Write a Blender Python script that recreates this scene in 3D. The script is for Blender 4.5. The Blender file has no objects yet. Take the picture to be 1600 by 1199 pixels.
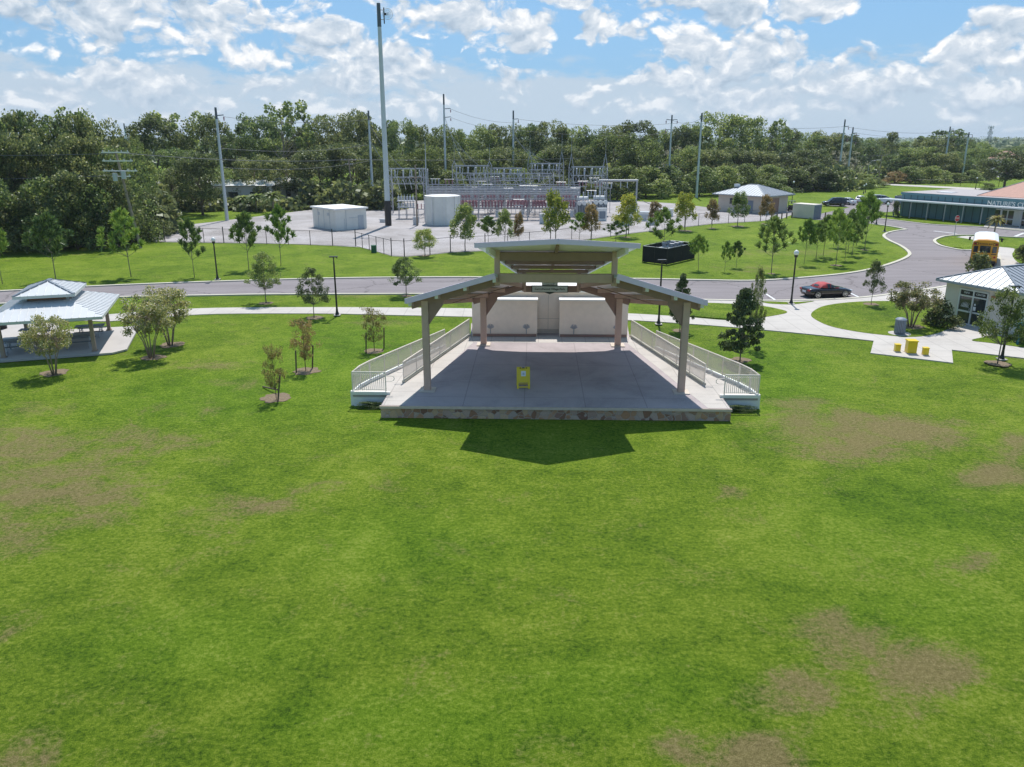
import bpy, math, random
import numpy as np
from mathutils import Vector, Matrix
R = math.radians
SC = bpy.context.scene
COL = SC.collection

# ------------------------------------------------------------------ camera
F = 1241.0; PITCH = R(17.2); CAMH = 13.4
SP, CP = math.sin(PITCH), math.cos(PITCH)
cam_d = bpy.data.cameras.new("camera"); cam = bpy.data.objects.new("camera", cam_d)
COL.objects.link(cam); SC.camera = cam
cam.location = (0, 0, CAMH); cam.rotation_euler = (R(90) - PITCH, 0, 0)
cam_d.sensor_width = 36; cam_d.lens = 36 * F / 1600; cam_d.clip_end = 20000; cam_d.clip_start = 0.1

def G(px, py, z=0.0):
    """ground point seen at pixel (px,py) of the 1600 px photograph"""
    u = (px - 800) / F; v = (599.5 - py) / F
    t = (CAMH - z) / (SP - v * CP)
    return Vector((u * t, t * (CP + v * SP), z))
def Z(px, py, Y):
    """point at depth Y on the ray of that pixel"""
    u = (px - 800) / F; v = (599.5 - py) / F
    t = Y / (CP + v * SP)
    return Vector((u * t, Y, CAMH + t * (v * CP - SP)))

# ------------------------------------------------------------------ sky, sun, exposure
SUN_EL, SUN_AZ = R(61.5), R(7.0)         # azimuth from +Y towards +X
SC.view_settings.view_transform = 'Standard'; SC.view_settings.look = 'None'
SC.view_settings.exposure = 0.45; SC.view_settings.gamma = 1.0
sun_d = bpy.data.lights.new("sun", 'SUN'); sun = bpy.data.objects.new("sun", sun_d); COL.objects.link(sun)
sun_d.energy = 3.6; sun_d.angle = R(0.5); sun_d.color = (1.0, 0.96, 0.90)
sd = Vector((math.sin(SUN_AZ) * math.cos(SUN_EL), math.cos(SUN_AZ) * math.cos(SUN_EL), math.sin(SUN_EL)))
sun.rotation_euler = sd.to_track_quat('Z', 'Y').to_euler(); sun.location = (0, 0, 60)

class NT:
    """small helper to write node graphs as expressions"""
    def __init__(s, nt): s.nt = nt
    def n(s, t, **kw):
        x = s.nt.nodes.new(t)
        for k, v in kw.items(): setattr(x, k, v)
        return x
    def l(s, a, b): s.nt.links.new(a, b)
    def put(s, sock, val):
        if isinstance(val, bpy.types.NodeSocket): s.l(val, sock)
        else: sock.default_value = val
    def m(s, op, a, b=None, c=None, clamp=False):
        x = s.n('ShaderNodeMath', operation=op); x.use_clamp = clamp
        s.put(x.inputs[0], a)
        if b is not None: s.put(x.inputs[1], b)
        if c is not None: s.put(x.inputs[2], c)
        return x.outputs[0]
    def vm(s, op, a, b=None):
        x = s.n('ShaderNodeVectorMath', operation=op); s.put(x.inputs[0], a)
        if b is not None: s.put(x.inputs[1], b)
        return x.outputs[0]
    def mix(s, f, a, b, blend='MIX'):
        x = s.n('ShaderNodeMix', data_type='RGBA', blend_type=blend)
        s.put(x.inputs[0], f)
        for sock, v in ((x.inputs[6], a), (x.inputs[7], b)):
            if isinstance(v, tuple) and len(v) == 3: v = (*v, 1)
            s.put(sock, v)
        return x.outputs[2]
    def noise(s, vec, scale, detail=4, rough=.5, dist=0, out=0):
        x = s.n('ShaderNodeTexNoise'); s.l(vec, x.inputs['Vector'])
        x.inputs['Scale'].default_value = scale; x.inputs['Detail'].default_value = detail
        x.inputs['Roughness'].default_value = rough; x.inputs['Distortion'].default_value = dist
        return x.outputs[out]
    def voro(s, vec, scale, feature='F1', out='Distance', rnd=1.0):
        x = s.n('ShaderNodeTexVoronoi', feature=feature); s.l(vec, x.inputs['Vector'])
        x.inputs['Scale'].default_value = scale; x.inputs['Randomness'].default_value = rnd
        return x.outputs[out]
    def ss(s, v, a, b, lo=0.0, hi=1.0):
        x = s.n('ShaderNodeMapRange', interpolation_type='SMOOTHSTEP'); s.put(x.inputs[0], v)
        x.inputs[1].default_value = a; x.inputs[2].default_value = b
        x.inputs[3].default_value = lo; x.inputs[4].default_value = hi
        return x.outputs[0]
    def ramp(s, f, stops):
        x = s.n('ShaderNodeValToRGB'); s.l(f, x.inputs[0]); e = x.color_ramp.elements
        while len(e) < len(stops): e.new(0.5)
        for i, (p, c) in enumerate(stops): e[i].position = p; e[i].color = (*c, 1)
        return x.outputs[0]
    def comb(s, x_, y_, z_):
        x = s.n('ShaderNodeCombineXYZ'); s.put(x.inputs[0], x_); s.put(x.inputs[1], y_); s.put(x.inputs[2], z_)
        return x.outputs[0]

world = bpy.data.worlds.new("World"); SC.world = world; world.use_nodes = True
wt = world.node_tree; wt.nodes.clear(); W = NT(wt)
tc = W.n('ShaderNodeTexCoord'); sep = W.n('ShaderNodeSeparateXYZ')
dirn = W.vm('NORMALIZE', tc.outputs['Generated']); W.l(dirn, sep.inputs[0])
sx, sy, sz = sep.outputs
az = W.m('ARCTAN2', sx, sy); el = W.m('ARCSINE', sz)
sky = W.n('ShaderNodeTexSky', sky_type='NISHITA'); sky.sun_disc = False
sky.sun_elevation = SUN_EL; sky.sun_rotation = SUN_AZ; sky.altitude = 10; sky.air_density = 1.0; sky.dust_density = 0.4; sky.ozone_density = 1.5
W.l(W.comb(sx, sy, W.m('ADD', W.m('MULTIPLY', W.m('MAXIMUM', sz, 0.0), 1.1), 0.16)), sky.inputs[0])
skyc = W.mix(1.0, sky.outputs[0], (0.078, 0.103, 0.108), 'MULTIPLY')
# cumulus: fixed masses in azimuth/elevation, broken up by fractal noise
def azel(px, py):
    u = (px - 800) / F; v = (599.5 - py) / F
    d = Vector((u, CP + v * SP, v * CP - SP)).normalized()
    return math.atan2(d.x, d.y), math.asin(d.z)
P3 = W.comb(W.m('MULTIPLY', az, 1.0), W.m('MULTIPLY', el, 1.5), 0.37)
warp = W.n('ShaderNodeVectorMath', operation='SCALE'); warp.inputs[3].default_value = 0.055
W.l(W.vm('SUBTRACT', W.noise(P3, 13, 4, .55, out=1), (0.5, 0.5, 0.5)), warp.inputs[0])
Pw = W.vm('ADD', P3, warp.outputs[0])
CLOUDS = [  # px, py, rx, ry(up), weight : masses of the cumulus field (soft, hazy undersides)
    (200, -12, 250, 62, 1.0), (330, 20, 90, 34, .95), (75, 44, 70, 10, .55),
    (190, 118, 75, 34, 1.0), (70, 140, 100, 30, .8), (270, 150, 100, 34, .8), (10, 140, 40, 36, .7),
    (525, 62, 60, 34, 1.0), (440, 82, 90, 26, .8), (600, 95, 110, 36, .95), (680, 110, 60, 30, .6),
    (650, 16, 60, 28, .9), (715, 22, 70, 30, 1.0), (570, 0, 40, 12, .8), (818, 42, 60, 30, 1.0), (790, 76, 40, 18, .6),
    (885, 2, 70, 12, .8), (932, 38, 42, 24, 1.0), (1000, 52, 32, 14, .8), (815, 122, 50, 24, .85), (760, 12, 60, 20, .7),
    (1060, 8, 60, 26, .9), (1150, 12, 110, 28, 1.0), (1255, 5, 80, 18, 1.0), (1080, 68, 55, 36, .95), (1150, 62, 70, 40, .9), (1190, 80, 75, 44, 1.0), (1030, 125, 75, 30, .9), (960, 138, 50, 24, .7), (1110, 110, 90, 40, .9),
    (1330, 98, 60, 24, .8), (1400, 104, 60, 22, .7), (1280, 120, 110, 34, .8), (1590, 42, 60, 34, 1.0), (1540, 82, 90, 40, .95), (1480, 100, 50, 26, .7),
    (520, 140, 130, 30, .85), (640, 150, 90, 26, .8), (400, 130, 60, 24, .7), (1180, 150, 160, 32, .9), (1010, 160, 110, 24, .7), (1380, 150, 130, 30, .8), (1540, 150, 90, 32, .85), (120, 180, 140, 20, .6)]
def cloud_field(P):
    acc = None
    s = W.n('ShaderNodeSeparateXYZ'); W.l(P, s.inputs[0])
    for (px, py, rx, ry, w) in CLOUDS:
        a, e = azel(px, py)
        dx = W.m('MULTIPLY', W.m('SUBTRACT', s.outputs[0], a), F / rx / 1.25)
        dy = W.m('MULTIPLY', W.m('SUBTRACT', s.outputs[1], e * 1.5), F / ry / 1.5 / 1.2)
        dy = W.m('MAXIMUM', dy, W.m('MULTIPLY', dy, .62))
        d = W.m('MULTIPLY_ADD', dy, dy, W.m('MULTIPLY', dx, dx))
        v = W.m('MULTIPLY', W.m('SUBTRACT', 1.0, W.m('MINIMUM', d, 2.2)), w)
        acc = v if acc is None else W.m('SMOOTH_MAX', acc, v, 0.25)
    return acc
def density(P):
    return W.m('ADD', W.m('MULTIPLY', W.m('SUBTRACT', W.noise(P, 19, 8, .60), .5), 1.9), W.m('MULTIPLY', W.m('SUBTRACT', .40, W.voro(P, 62, 'F1')), .36))
high = W.m('MULTIPLY', W.ss(el, .19, .32), W.ss(W.noise(P3, 5, 6, .55), .50, .75, 0.0, 1.2))       # clouds above and behind the view
CF = W.m('MULTIPLY', cloud_field(Pw), .80); dens = density(Pw); dens2 = density(W.vm('ADD', Pw, (0.0, 0.016, 0.0)))
den = W.m('ADD', W.m('ADD', dens, CF), high)
mask = W.ss(den, 0.32, 0.62)
lit = W.m('MULTIPLY', W.m('SUBTRACT', dens, dens2), 1.15)
fluff = W.m('MULTIPLY', W.m('SUBTRACT', W.noise(Pw, 90, 5, .6), .5), .5)
core = W.m('ADD', W.ss(den, 0.55, 1.2, 0.0, 0.24), W.m('MULTIPLY', W.ss(az, -.42, -.50, 0.0, .22), W.ss(el, .085, .125)))
shade = W.m('SUBTRACT', W.m('ADD', W.m('ADD', .54, lit), fluff), core, clamp=True)
cc = W.ramp(shade, [(0.0, (0.27, 0.35, 0.45)), (0.30, (0.38, 0.46, 0.55)), (0.60, (0.53, 0.58, 0.64)), (0.92, (0.80, 0.80, 0.80))])
# pale veil of far cloud and moist air that thickens towards the horizon
veil = W.ss(W.m('ADD', W.noise(W.comb(W.m('MULTIPLY', az, 1.0), W.m('MULTIPLY', el, 3.2), 1.7), 11, 7, .6), W.ss(el, .135, .02, -.26, .34)), .50, .70, 0.0, .85)
skyb = W.mix(W.ss(el, 0.17, 0.0, 0.30, 0.80), skyc, (0.235, 0.375, 0.505))
skyb = W.mix(veil, skyb, (0.42, 0.495, 0.575))
hz = W.ss(el, 0.105, 0.01, 0.0, 0.50)
cc = W.mix(hz, cc, (0.37, 0.46, 0.565))
fin = W.mix(mask, skyb, cc)
bg = W.n('ShaderNodeBackground'); W.l(fin, bg.inputs[0]); bg.inputs[1].default_value = 1.0
wo = W.n('ShaderNodeOutputWorld'); W.l(bg.outputs[0], wo.inputs[0])
world.cycles.sampling_method = 'MANUAL'; world.cycles.sample_map_resolution = 512
SC.cycles.max_bounces = 6; SC.cycles.diffuse_bounces = 3; SC.cycles.glossy_bounces = 3
SC.cycles.transparent_max_bounces = 16; SC.cycles.caustics_reflective = False; SC.cycles.caustics_refractive = False

# ------------------------------------------------------------------ materials
MATS = {}
def mat(name, col, rough=.7, metal=0.0, var=.12, scale=3.0, bump=0.0, bscale=None, spec=.5, coat=0.0, trans=0.0, emis=None):
    if name in MATS: return MATS[name]
    m = bpy.data.materials.new(name); m.use_nodes = True; nt = m.node_tree; N = NT(nt)
    b = nt.nodes['Principled BSDF']; tcn = N.n('ShaderNodeTexCoord'); ob = tcn.outputs['Object']
    n = N.noise(ob, scale, 5, .6)
    c = N.ramp(n, [(.25, tuple(x * (1 - var) for x in col)), (.75, tuple(min(1, x * (1 + var)) for x in col))])
    N.l(c, b.inputs['Base Color']); b.inputs['Roughness'].default_value = rough
    b.inputs['Metallic'].default_value = metal; b.inputs['Specular IOR Level'].default_value = spec
    b.inputs['Coat Weight'].default_value = coat; b.inputs['Coat Roughness'].default_value = .05
    if trans: b.inputs['Transmission Weight'].default_value = trans
    if bump:
        bn = N.n('ShaderNodeBump'); bn.inputs['Strength'].default_value = bump; bn.inputs['Distance'].default_value = .02
        N.l(N.noise(ob, bscale or scale * 6, 4, .6), bn.inputs['Height']); N.l(bn.outputs[0], b.inputs['Normal'])
    MATS[name] = m; return m

def leafmat(name, dark, mid, light, tr=.55, accent=None, acc_amt=0.0):
    """leaf colour varies leaf by leaf (random per island) and tree by tree"""
    m = bpy.data.materials.new(name); m.use_nodes = True; nt = m.node_tree; nt.nodes.clear(); N = NT(nt)
    g = N.n('ShaderNodeNewGeometry'); oi = N.n('ShaderNodeObjectInfo'); tcn = N.n('ShaderNodeTexCoord')
    f = N.m('ADD', N.m('MULTIPLY', g.outputs['Random Per Island'], .55), N.m('MULTIPLY', N.noise(tcn.outputs['Object'], 5.0, 3, .6), .45))
    f = N.m('ADD', f, N.m('MULTIPLY', N.m('SUBTRACT', oi.outputs['Random'], .5), .30))
    st = [(.18, dark), (.50, mid), (.82, light)]
    c = N.ramp(f, st)
    if accent: c = N.mix(N.m('GREATER_THAN', N.m('FRACT', N.m('MULTIPLY', g.outputs['Random Per Island'], 37.7)), 1 - acc_amt), c, accent)
    d = N.n('ShaderNodeBsdfDiffuse'); t = N.n('ShaderNodeBsdfTranslucent'); gl = N.n('ShaderNodeBsdfGlossy')
    N.l(c, d.inputs[0]); N.l(c, t.inputs[0]); gl.inputs['Roughness'].default_value = .45; gl.inputs[0].default_value = (.8, .85, .8, 1)
    a = N.n('ShaderNodeMixShader'); a.inputs[0].default_value = tr; N.l(d.outputs[0], a.inputs[1]); N.l(t.outputs[0], a.inputs[2])
    b = N.n('ShaderNodeMixShader'); b.inputs[0].default_value = .04; N.l(a.outputs[0], b.inputs[1]); N.l(gl.outputs[0], b.inputs[2])
    o = N.n('ShaderNodeOutputMaterial'); N.l(b.outputs[0], o.inputs[0])
    return m

def grassmat():
    m = bpy.data.materials.new("lawn"); m.use_nodes = True; nt = m.node_tree; N = NT(nt)
    b = nt.nodes['Principled BSDF']; ob = N.n('ShaderNodeTexCoord').outputs['Object']
    big = N.noise(ob, .13, 7, .68, 1.0); med = N.noise(ob, .8, 8, .72, .8); fine = N.noise(ob, 7, 8, .8); blade = N.noise(ob, 34, 4, .85)
    # mowing streaks, stretched along the mower's path
    mp = N.n('ShaderNodeMapping'); mp.inputs['Rotation'].default_value = (0, 0, R(24)); mp.inputs['Scale'].default_value = (.8, 1.6, 1); N.l(ob, mp.inputs[0])
    streak = N.noise(mp.outputs[0], 1.9, 7, .7, .8)
    f = N.m('ADD', N.m('MULTIPLY', big, .34), N.m('ADD', N.m('MULTIPLY', med, .26), N.m('MULTIPLY', streak, .22)))
    f = N.m('ADD', f, N.m('ADD', N.m('MULTIPLY', fine, .80), N.m('MULTIPLY', blade, .62)))
    f = N.m('MULTIPLY_ADD', N.m('SUBTRACT', f, 1.12), 1.45, .515)
    c = N.ramp(f, [(.22, (.016, .042, .005)), (.38, (.062, .118, .008)), (.51, (.122, .198, .012)), (.64, (.200, .265, .026)), (.82, (.35, .38, .095))])
    at = N.n('ShaderNodeAttribute'); at.attribute_name = 'dry'; at.attribute_type = 'GEOMETRY'
    dn = N.noise(ob, .55, 9, .72, .9)
    dry = N.ss(N.m('ADD', at.outputs['Fac'], N.m('ADD', N.m('MULTIPLY', N.m('SUBTRACT', dn, .5), 2.6), N.m('MULTIPLY', N.m('SUBTRACT', fine, .5), 2.2))), .10, .98, 0.0, .86)
    dc = N.ramp(N.m('ADD', N.m('MULTIPLY', blade, .6), N.m('MULTIPLY', fine, .4)), [(.35, (.085, .065, .025)), (.5, (.20, .155, .070)), (.66, (.50, .40, .22))])
    c = N.mix(dry, c, dc)
    rich = N.n('ShaderNodeAttribute'); rich.attribute_name = 'rich'; rich.attribute_type = 'GEOMETRY'
    c = N.mix(N.m('MULTIPLY', rich.outputs['Fac'], .45), c, (.60, .95, .45), 'MULTIPLY')
    N.l(c, b.inputs['Base Color']); b.inputs['Roughness'].default_value = .75; b.inputs['Specular IOR Level'].default_value = .06
    bn = N.n('ShaderNodeBump'); bn.inputs['Strength'].default_value = 1.0; bn.inputs['Distance'].default_value = .06
    N.l(N.m('ADD', N.m('MULTIPLY', fine, .9), N.m('MULTIPLY', blade, .7)), bn.inputs['Height']); N.l(bn.outputs[0], b.inputs['Normal'])
    return m

def concretemat(name, col, joint=0.0, stain=.2, jcol=None):
    m = bpy.data.materials.new(name); m.use_nodes = True; nt = m.node_tree; N = NT(nt)
    b = nt.nodes['Principled BSDF']; ob = N.n('ShaderNodeTexCoord').outputs['Object']
    big = N.noise(ob, .35, 6, .65, .6); fine = N.noise(ob, 14, 5, .7)
    f = N.m('ADD', N.m('MULTIPLY', big, .65), N.m('MULTIPLY', fine, .35))
    c = N.ramp(f, [(.30, tuple(x * (1 - stain) for x in col)), (.5, col), (.70, tuple(min(1, x * (1 + stain * .5)) for x in col))])
    if joint:
        s = N.n('ShaderNodeSeparateXYZ'); N.l(ob, s.inputs[0])
        ls = []
        for k in (0, 1):
            fr = N.m('FRACT', N.m('DIVIDE', s.outputs[k], joint))
            ls.append(N.m('LESS_THAN', N.m('ABSOLUTE', N.m('SUBTRACT', fr, .5)), .022 / joint))
        c = N.mix(N.m('MULTIPLY', N.m('MAXIMUM', ls[0], ls[1]), .45), c, tuple(x * .35 for x in col))
    N.l(c, b.inputs['Base Color']); b.inputs['Roughness'].default_value = .85
    bn = N.n('ShaderNodeBump'); bn.inputs['Strength'].default_value = .25; bn.inputs['Distance'].default_value = .01
    N.l(fine, bn.inputs['Height']); N.l(bn.outputs[0], b.inputs['Normal'])
    return m

def stonemat():
    m = bpy.data.materials.new("fieldstone"); m.use_nodes = True; nt = m.node_tree; N = NT(nt)
    b = nt.nodes['Principled BSDF']; ob = N.n('ShaderNodeTexCoord').outputs['Object']
    wp = N.n('ShaderNodeVectorMath', operation='SCALE'); wp.inputs[3].default_value = .18
    N.l(N.vm('SUBTRACT', N.noise(ob, 3.5, 3, .5, out=1), (.5, .5, .5)), wp.inputs[0])
    p = N.vm('ADD', ob, wp.outputs[0])
    cell = N.voro(p, 2.9, 'F1', 'Color'); edge = N.voro(p, 2.9, 'DISTANCE_TO_EDGE', 'Distance')
    s = N.n('ShaderNodeSeparateColor'); N.l(cell, s.inputs[0])
    c = N.ramp(s.outputs[0], [(.0, (.26, .13, .09)), (.22, (.62, .32, .17)), (.42, (.66, .47, .38)), (.6, (.40, .21, .16)), (.8, (.74, .50, .31)), (1., (.50, .40, .38))])
    n = N.noise(ob, 22, 5, .7)
    c = N.mix(.40, c, N.ramp(n, [(.3, (.35, .35, .35)), (.7, (1.0, 1.0, 1.0))]), 'MULTIPLY')
    c = N.mix(N.ss(edge, .05, .02), c, (.50, .38, .31))
    N.l(c, b.inputs['Base Color']); b.inputs['Roughness'].default_value = .85
    bn = N.n('ShaderNodeBump'); bn.inputs['Strength'].default_value = .5; bn.inputs['Distance'].default_value = .05
    N.l(N.m('ADD', N.ss(edge, 0.0, .10), N.m('MULTIPLY', n, .4)), bn.inputs['Height']); N.l(bn.outputs[0], b.inputs['Normal'])
    return m

def gravelmat():
    m = bpy.data.materials.new("gravel"); m.use_nodes = True; nt = m.node_tree; N = NT(nt)
    b = nt.nodes['Principled BSDF']; ob = N.n('ShaderNodeTexCoord').outputs['Object']
    f = N.m('ADD', N.m('MULTIPLY', N.noise(ob, .12, 6, .65, 1.0), .6), N.m('MULTIPLY', N.noise(ob, 3.5, 6, .75), .4))
    c = N.ramp(f, [(.33, (.22, .20, .19)), (.47, (.33, .305, .30)), (.62, (.45, .425, .43))])
    N.l(c, b.inputs['Base Color']); b.inputs['Roughness'].default_value = .95
    return m

def asphaltmat():
    m = bpy.data.materials.new("asphalt"); m.use_nodes = True; nt = m.node_tree; N = NT(nt)
    b = nt.nodes['Principled BSDF']; ob = N.n('ShaderNodeTexCoord').outputs['Object']
    mp = N.n('ShaderNodeMapping'); mp.inputs['Scale'].default_value = (.25, 1.6, 1); N.l(ob, mp.inputs[0])
    f = N.m('ADD', N.m('MULTIPLY', N.noise(mp.outputs[0], .35, 6, .6, .5), .6), N.m('MULTIPLY', N.noise(ob, 6, 5, .8), .4))
    c = N.ramp(f, [(.32, (.17, .150, .155)), (.5, (.225, .20, .208)), (.68, (.275, .248, .255))])
    wv = N.n('ShaderNodeVectorMath', operation='SCALE'); wv.inputs[3].default_value = 2.5; N.l(N.vm('SUBTRACT', N.noise(ob, .5, 5, .7, out=1), (.5, .5, .5)), wv.inputs[0])
    cr = N.voro(N.vm('ADD', ob, wv.outputs[0]), .11, 'DISTANCE_TO_EDGE', 'Distance')
    c = N.mix(N.ss(cr, .012, .004, 0.0, .55), c, (.07, .06, .06))
    c = N.mix(N.ss(N.noise(ob, .42, 3, .5), .66, .74, 0.0, .30), c, (.11, .10, .10))
    N.l(c, b.inputs['Base Color']); b.inputs['Roughness'].default_value = .9
    return m

def glassmat(name, col=(.02, .025, .03)):
    m = bpy.data.materials.new(name); m.use_nodes = True; b = m.node_tree.nodes['Principled BSDF']
    N = NT(m.node_tree); ob = N.n('ShaderNodeTexCoord').outputs['Object']
    N.l(N.ramp(N.noise(ob, 1.5, 3, .5), [(.3, col), (.8, tuple(x * 2.2 for x in col))]), b.inputs['Base Color'])
    b.inputs['Roughness'].default_value = .06; b.inputs['Specular IOR Level'].default_value = .8
    return m

def meshmat():   # woven wire: thin wires, open between
    m = bpy.data.materials.new("chain_link"); m.use_nodes = True; nt = m.node_tree; nt.nodes.clear(); N = NT(nt)
    ob = N.n('ShaderNodeTexCoord').outputs['Object']; s = N.n('ShaderNodeSeparateXYZ'); N.l(ob, s.inputs[0])
    h = N.m('ADD', s.outputs[0], s.outputs[1])
    ws = []
    for sg in (1.0, -1.0):
        fr = N.m('FRACT', N.m('MULTIPLY', N.m('MULTIPLY_ADD', s.outputs[2], sg, h), 9.0))
        ws.append(N.m('LESS_THAN', fr, .022))
    w = N.m('MAXIMUM', ws[0], ws[1])
    d = N.n('ShaderNodeBsdfDiffuse'); d.inputs[0].default_value = (.03, .03, .03, 1); t = N.n('ShaderNodeBsdfTransparent')
    x = N.n('ShaderNodeMixShader'); N.l(w, x.inputs[0]); N.l(t.outputs[0], x.inputs[1]); N.l(d.outputs[0], x.inputs[2])
    o = N.n('ShaderNodeOutputMaterial'); N.l(x.outputs[0], o.inputs[0]); return m

M = dict(
    lawn=grassmat(), gravel=gravelmat(), asphalt=asphaltmat(), stone=stonemat(), chain=meshmat(),
    walk=concretemat("sidewalk_concrete", (.50, .465, .43), 1.55, .22), kerb=concretemat("kerb_concrete", (.56, .53, .44), 0, .12),
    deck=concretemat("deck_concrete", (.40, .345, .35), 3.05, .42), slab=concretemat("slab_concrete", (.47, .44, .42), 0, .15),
    fasc=mat("pale_blue_fascia", (.80, .66, .84), .9, var=.04, spec=.1), wallw=mat("white_wall_paint", (.80, .79, .77), .7, var=.05), wallb=mat("beige_wall_paint", (.90, .77, .64), .75, var=.05, bump=.2),
    cream=mat("cream_stucco", (.72, .65, .58), .8, var=.05, scale=1, bump=.3, bscale=40), tan=mat("tan_stucco", (.60, .52, .44), .8, var=.06),
    coping=mat("tan_coping", (.66, .52, .43), .8, var=.12, scale=4), cap=mat("white_coping", (.82, .79, .74), .6, var=.04), steelb=mat("brown_painted_steel", (.33, .21, .17), .8, var=.12, scale=2, bump=.1),
    steelb2=mat("tan_painted_steel", (.58, .40, .32), .8, var=.08), roofg=mat("galvanised_roof", (.50, .60, .67), .5, .0, var=.08, scale=1.2),
    under=mat("white_roof_liner", (.90, .84, .88), .6, var=.05), rail=mat("ivory_rail_paint", (.80, .72, .64), .45, var=.05),
    yellow=mat("yellow_plastic", (.80, .58, .01), .4, var=.06, coat=.2), black=mat("black_paint", (.016, .016, .018), .4, var=.2),
    dark=mat("dark_void", (.02, .018, .016), .8, var=.2), white=mat("white_paint", (.80, .80, .80), .35, var=.03),
    paper=mat("white_paper", (.80, .80, .82), .7, var=.03), silver=mat("silver_roof", (.34, .37, .41), .45, .15, var=.05, scale=.8),
    roofw=mat("white_metal_roof", (.66, .67, .68), .4, .1, var=.05, scale=.8), seam=mat("roof_seam", (.20, .23, .27), .4, .4, var=.05),
    cedar=mat("cedar_louver", (.40, .18, .08), .6, var=.2), postb=mat("tan_post_paint", (.36, .27, .21), .6, var=.1),
    wood=mat("weathered_pole_wood", (.30, .24, .19), .85, var=.25, scale=2), polest=mat("grey_steel_pole", (.56, .61, .63), .5, .3, var=.08, scale=.5),
    poledk=mat("dark_steel_pole", (.10, .12, .14), .5, .3, var=.1), galv=mat("galvanised_steel", (.42, .43, .46), .5, .4, var=.12),
    mauve=mat("mauve_porcelain", (.42, .20, .23), .35, var=.25, scale=8), grey=mat("grey_enamel", (.50, .53, .56), .4, var=.08),
    blueg=mat("blue_grey_enamel", (.20, .24, .30), .45, var=.1), bark=mat("bark", (.13, .095, .07), .9, var=.3, scale=6, bump=.6),
    barkp=mat("pale_bark", (.34, .26, .20), .8, var=.25, scale=5), barkg=mat("grey_bark", (.22, .19, .16), .9, var=.25, scale=5),
    mulch=mat("mulch", (.20, .15, .095), .95, var=.4, scale=9, bump=.8), teal=mat("teal_siding", (.10, .22, .25), .45, var=.12, scale=.6),
    tealk=mat("dark_teal_groove", (.04, .09, .105), .5, var=.1), tile=mat("red_tile_roof", (.42, .22, .17), .7, var=.15, scale=3),
    flat=mat("grey_flat_roof", (.40, .37, .37), .85, var=.1), glass=glassmat("dark_glass"), frame=mat("aluminium_frame", (.72, .73, .75), .35, .2, var=.04),
    door=mat("brown_roller_door", (.30, .17, .13), .55, var=.1), rust=mat("stained_white_steel", (.76, .75, .70), .6, var=.07, scale=.9),
    tyre=mat("tyre_rubber", (.018, .018, .02), .8, var=.1), rim=mat("alloy_rim", (.55, .55, .57), .25, .8, var=.05),
    carblk=mat("dark_car_paint", (.020, .014, .018), .25, .3, var=.05, coat=1.0), carwht=mat("white_car_paint", (.78, .78, .79), .25, var=.02, coat=1.0),
    redtop=mat("red_fabric_top", (.42, .05, .06), .75, var=.1), tail=mat("red_lens", (.45, .01, .01), .2, var=.05),
    lens=mat("clear_lens", (.75, .75, .78), .1, var=.03), bus=mat("school_bus_yellow", (.75, .33, .015), .3, var=.04, coat=.6),
    globe=mat("white_globe", (.86, .86, .84), .3, var=.02), green=mat("green_box_paint", (.015, .12, .06), .5, var=.1),
    signg=mat("grey_green_sign", (.66, .68, .64), .5, var=.06), signk=mat("sign_border", (.03, .045, .035), .5, var=.1),
    stopr=mat("stop_red", (.55, .02, .03), .4, var=.04), blue=mat("blue_paint", (.02, .16, .22), .5, var=.1),
    screen=mat("black_screen_fabric", (.012, .012, .014), .9, var=.3, scale=2), tabl=mat("grey_coated_steel", (.16, .17, .19), .5, .2, var=.1),
    wire=mat("wire", (.12, .13, .14), .5, .5, var=.05),
)
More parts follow.
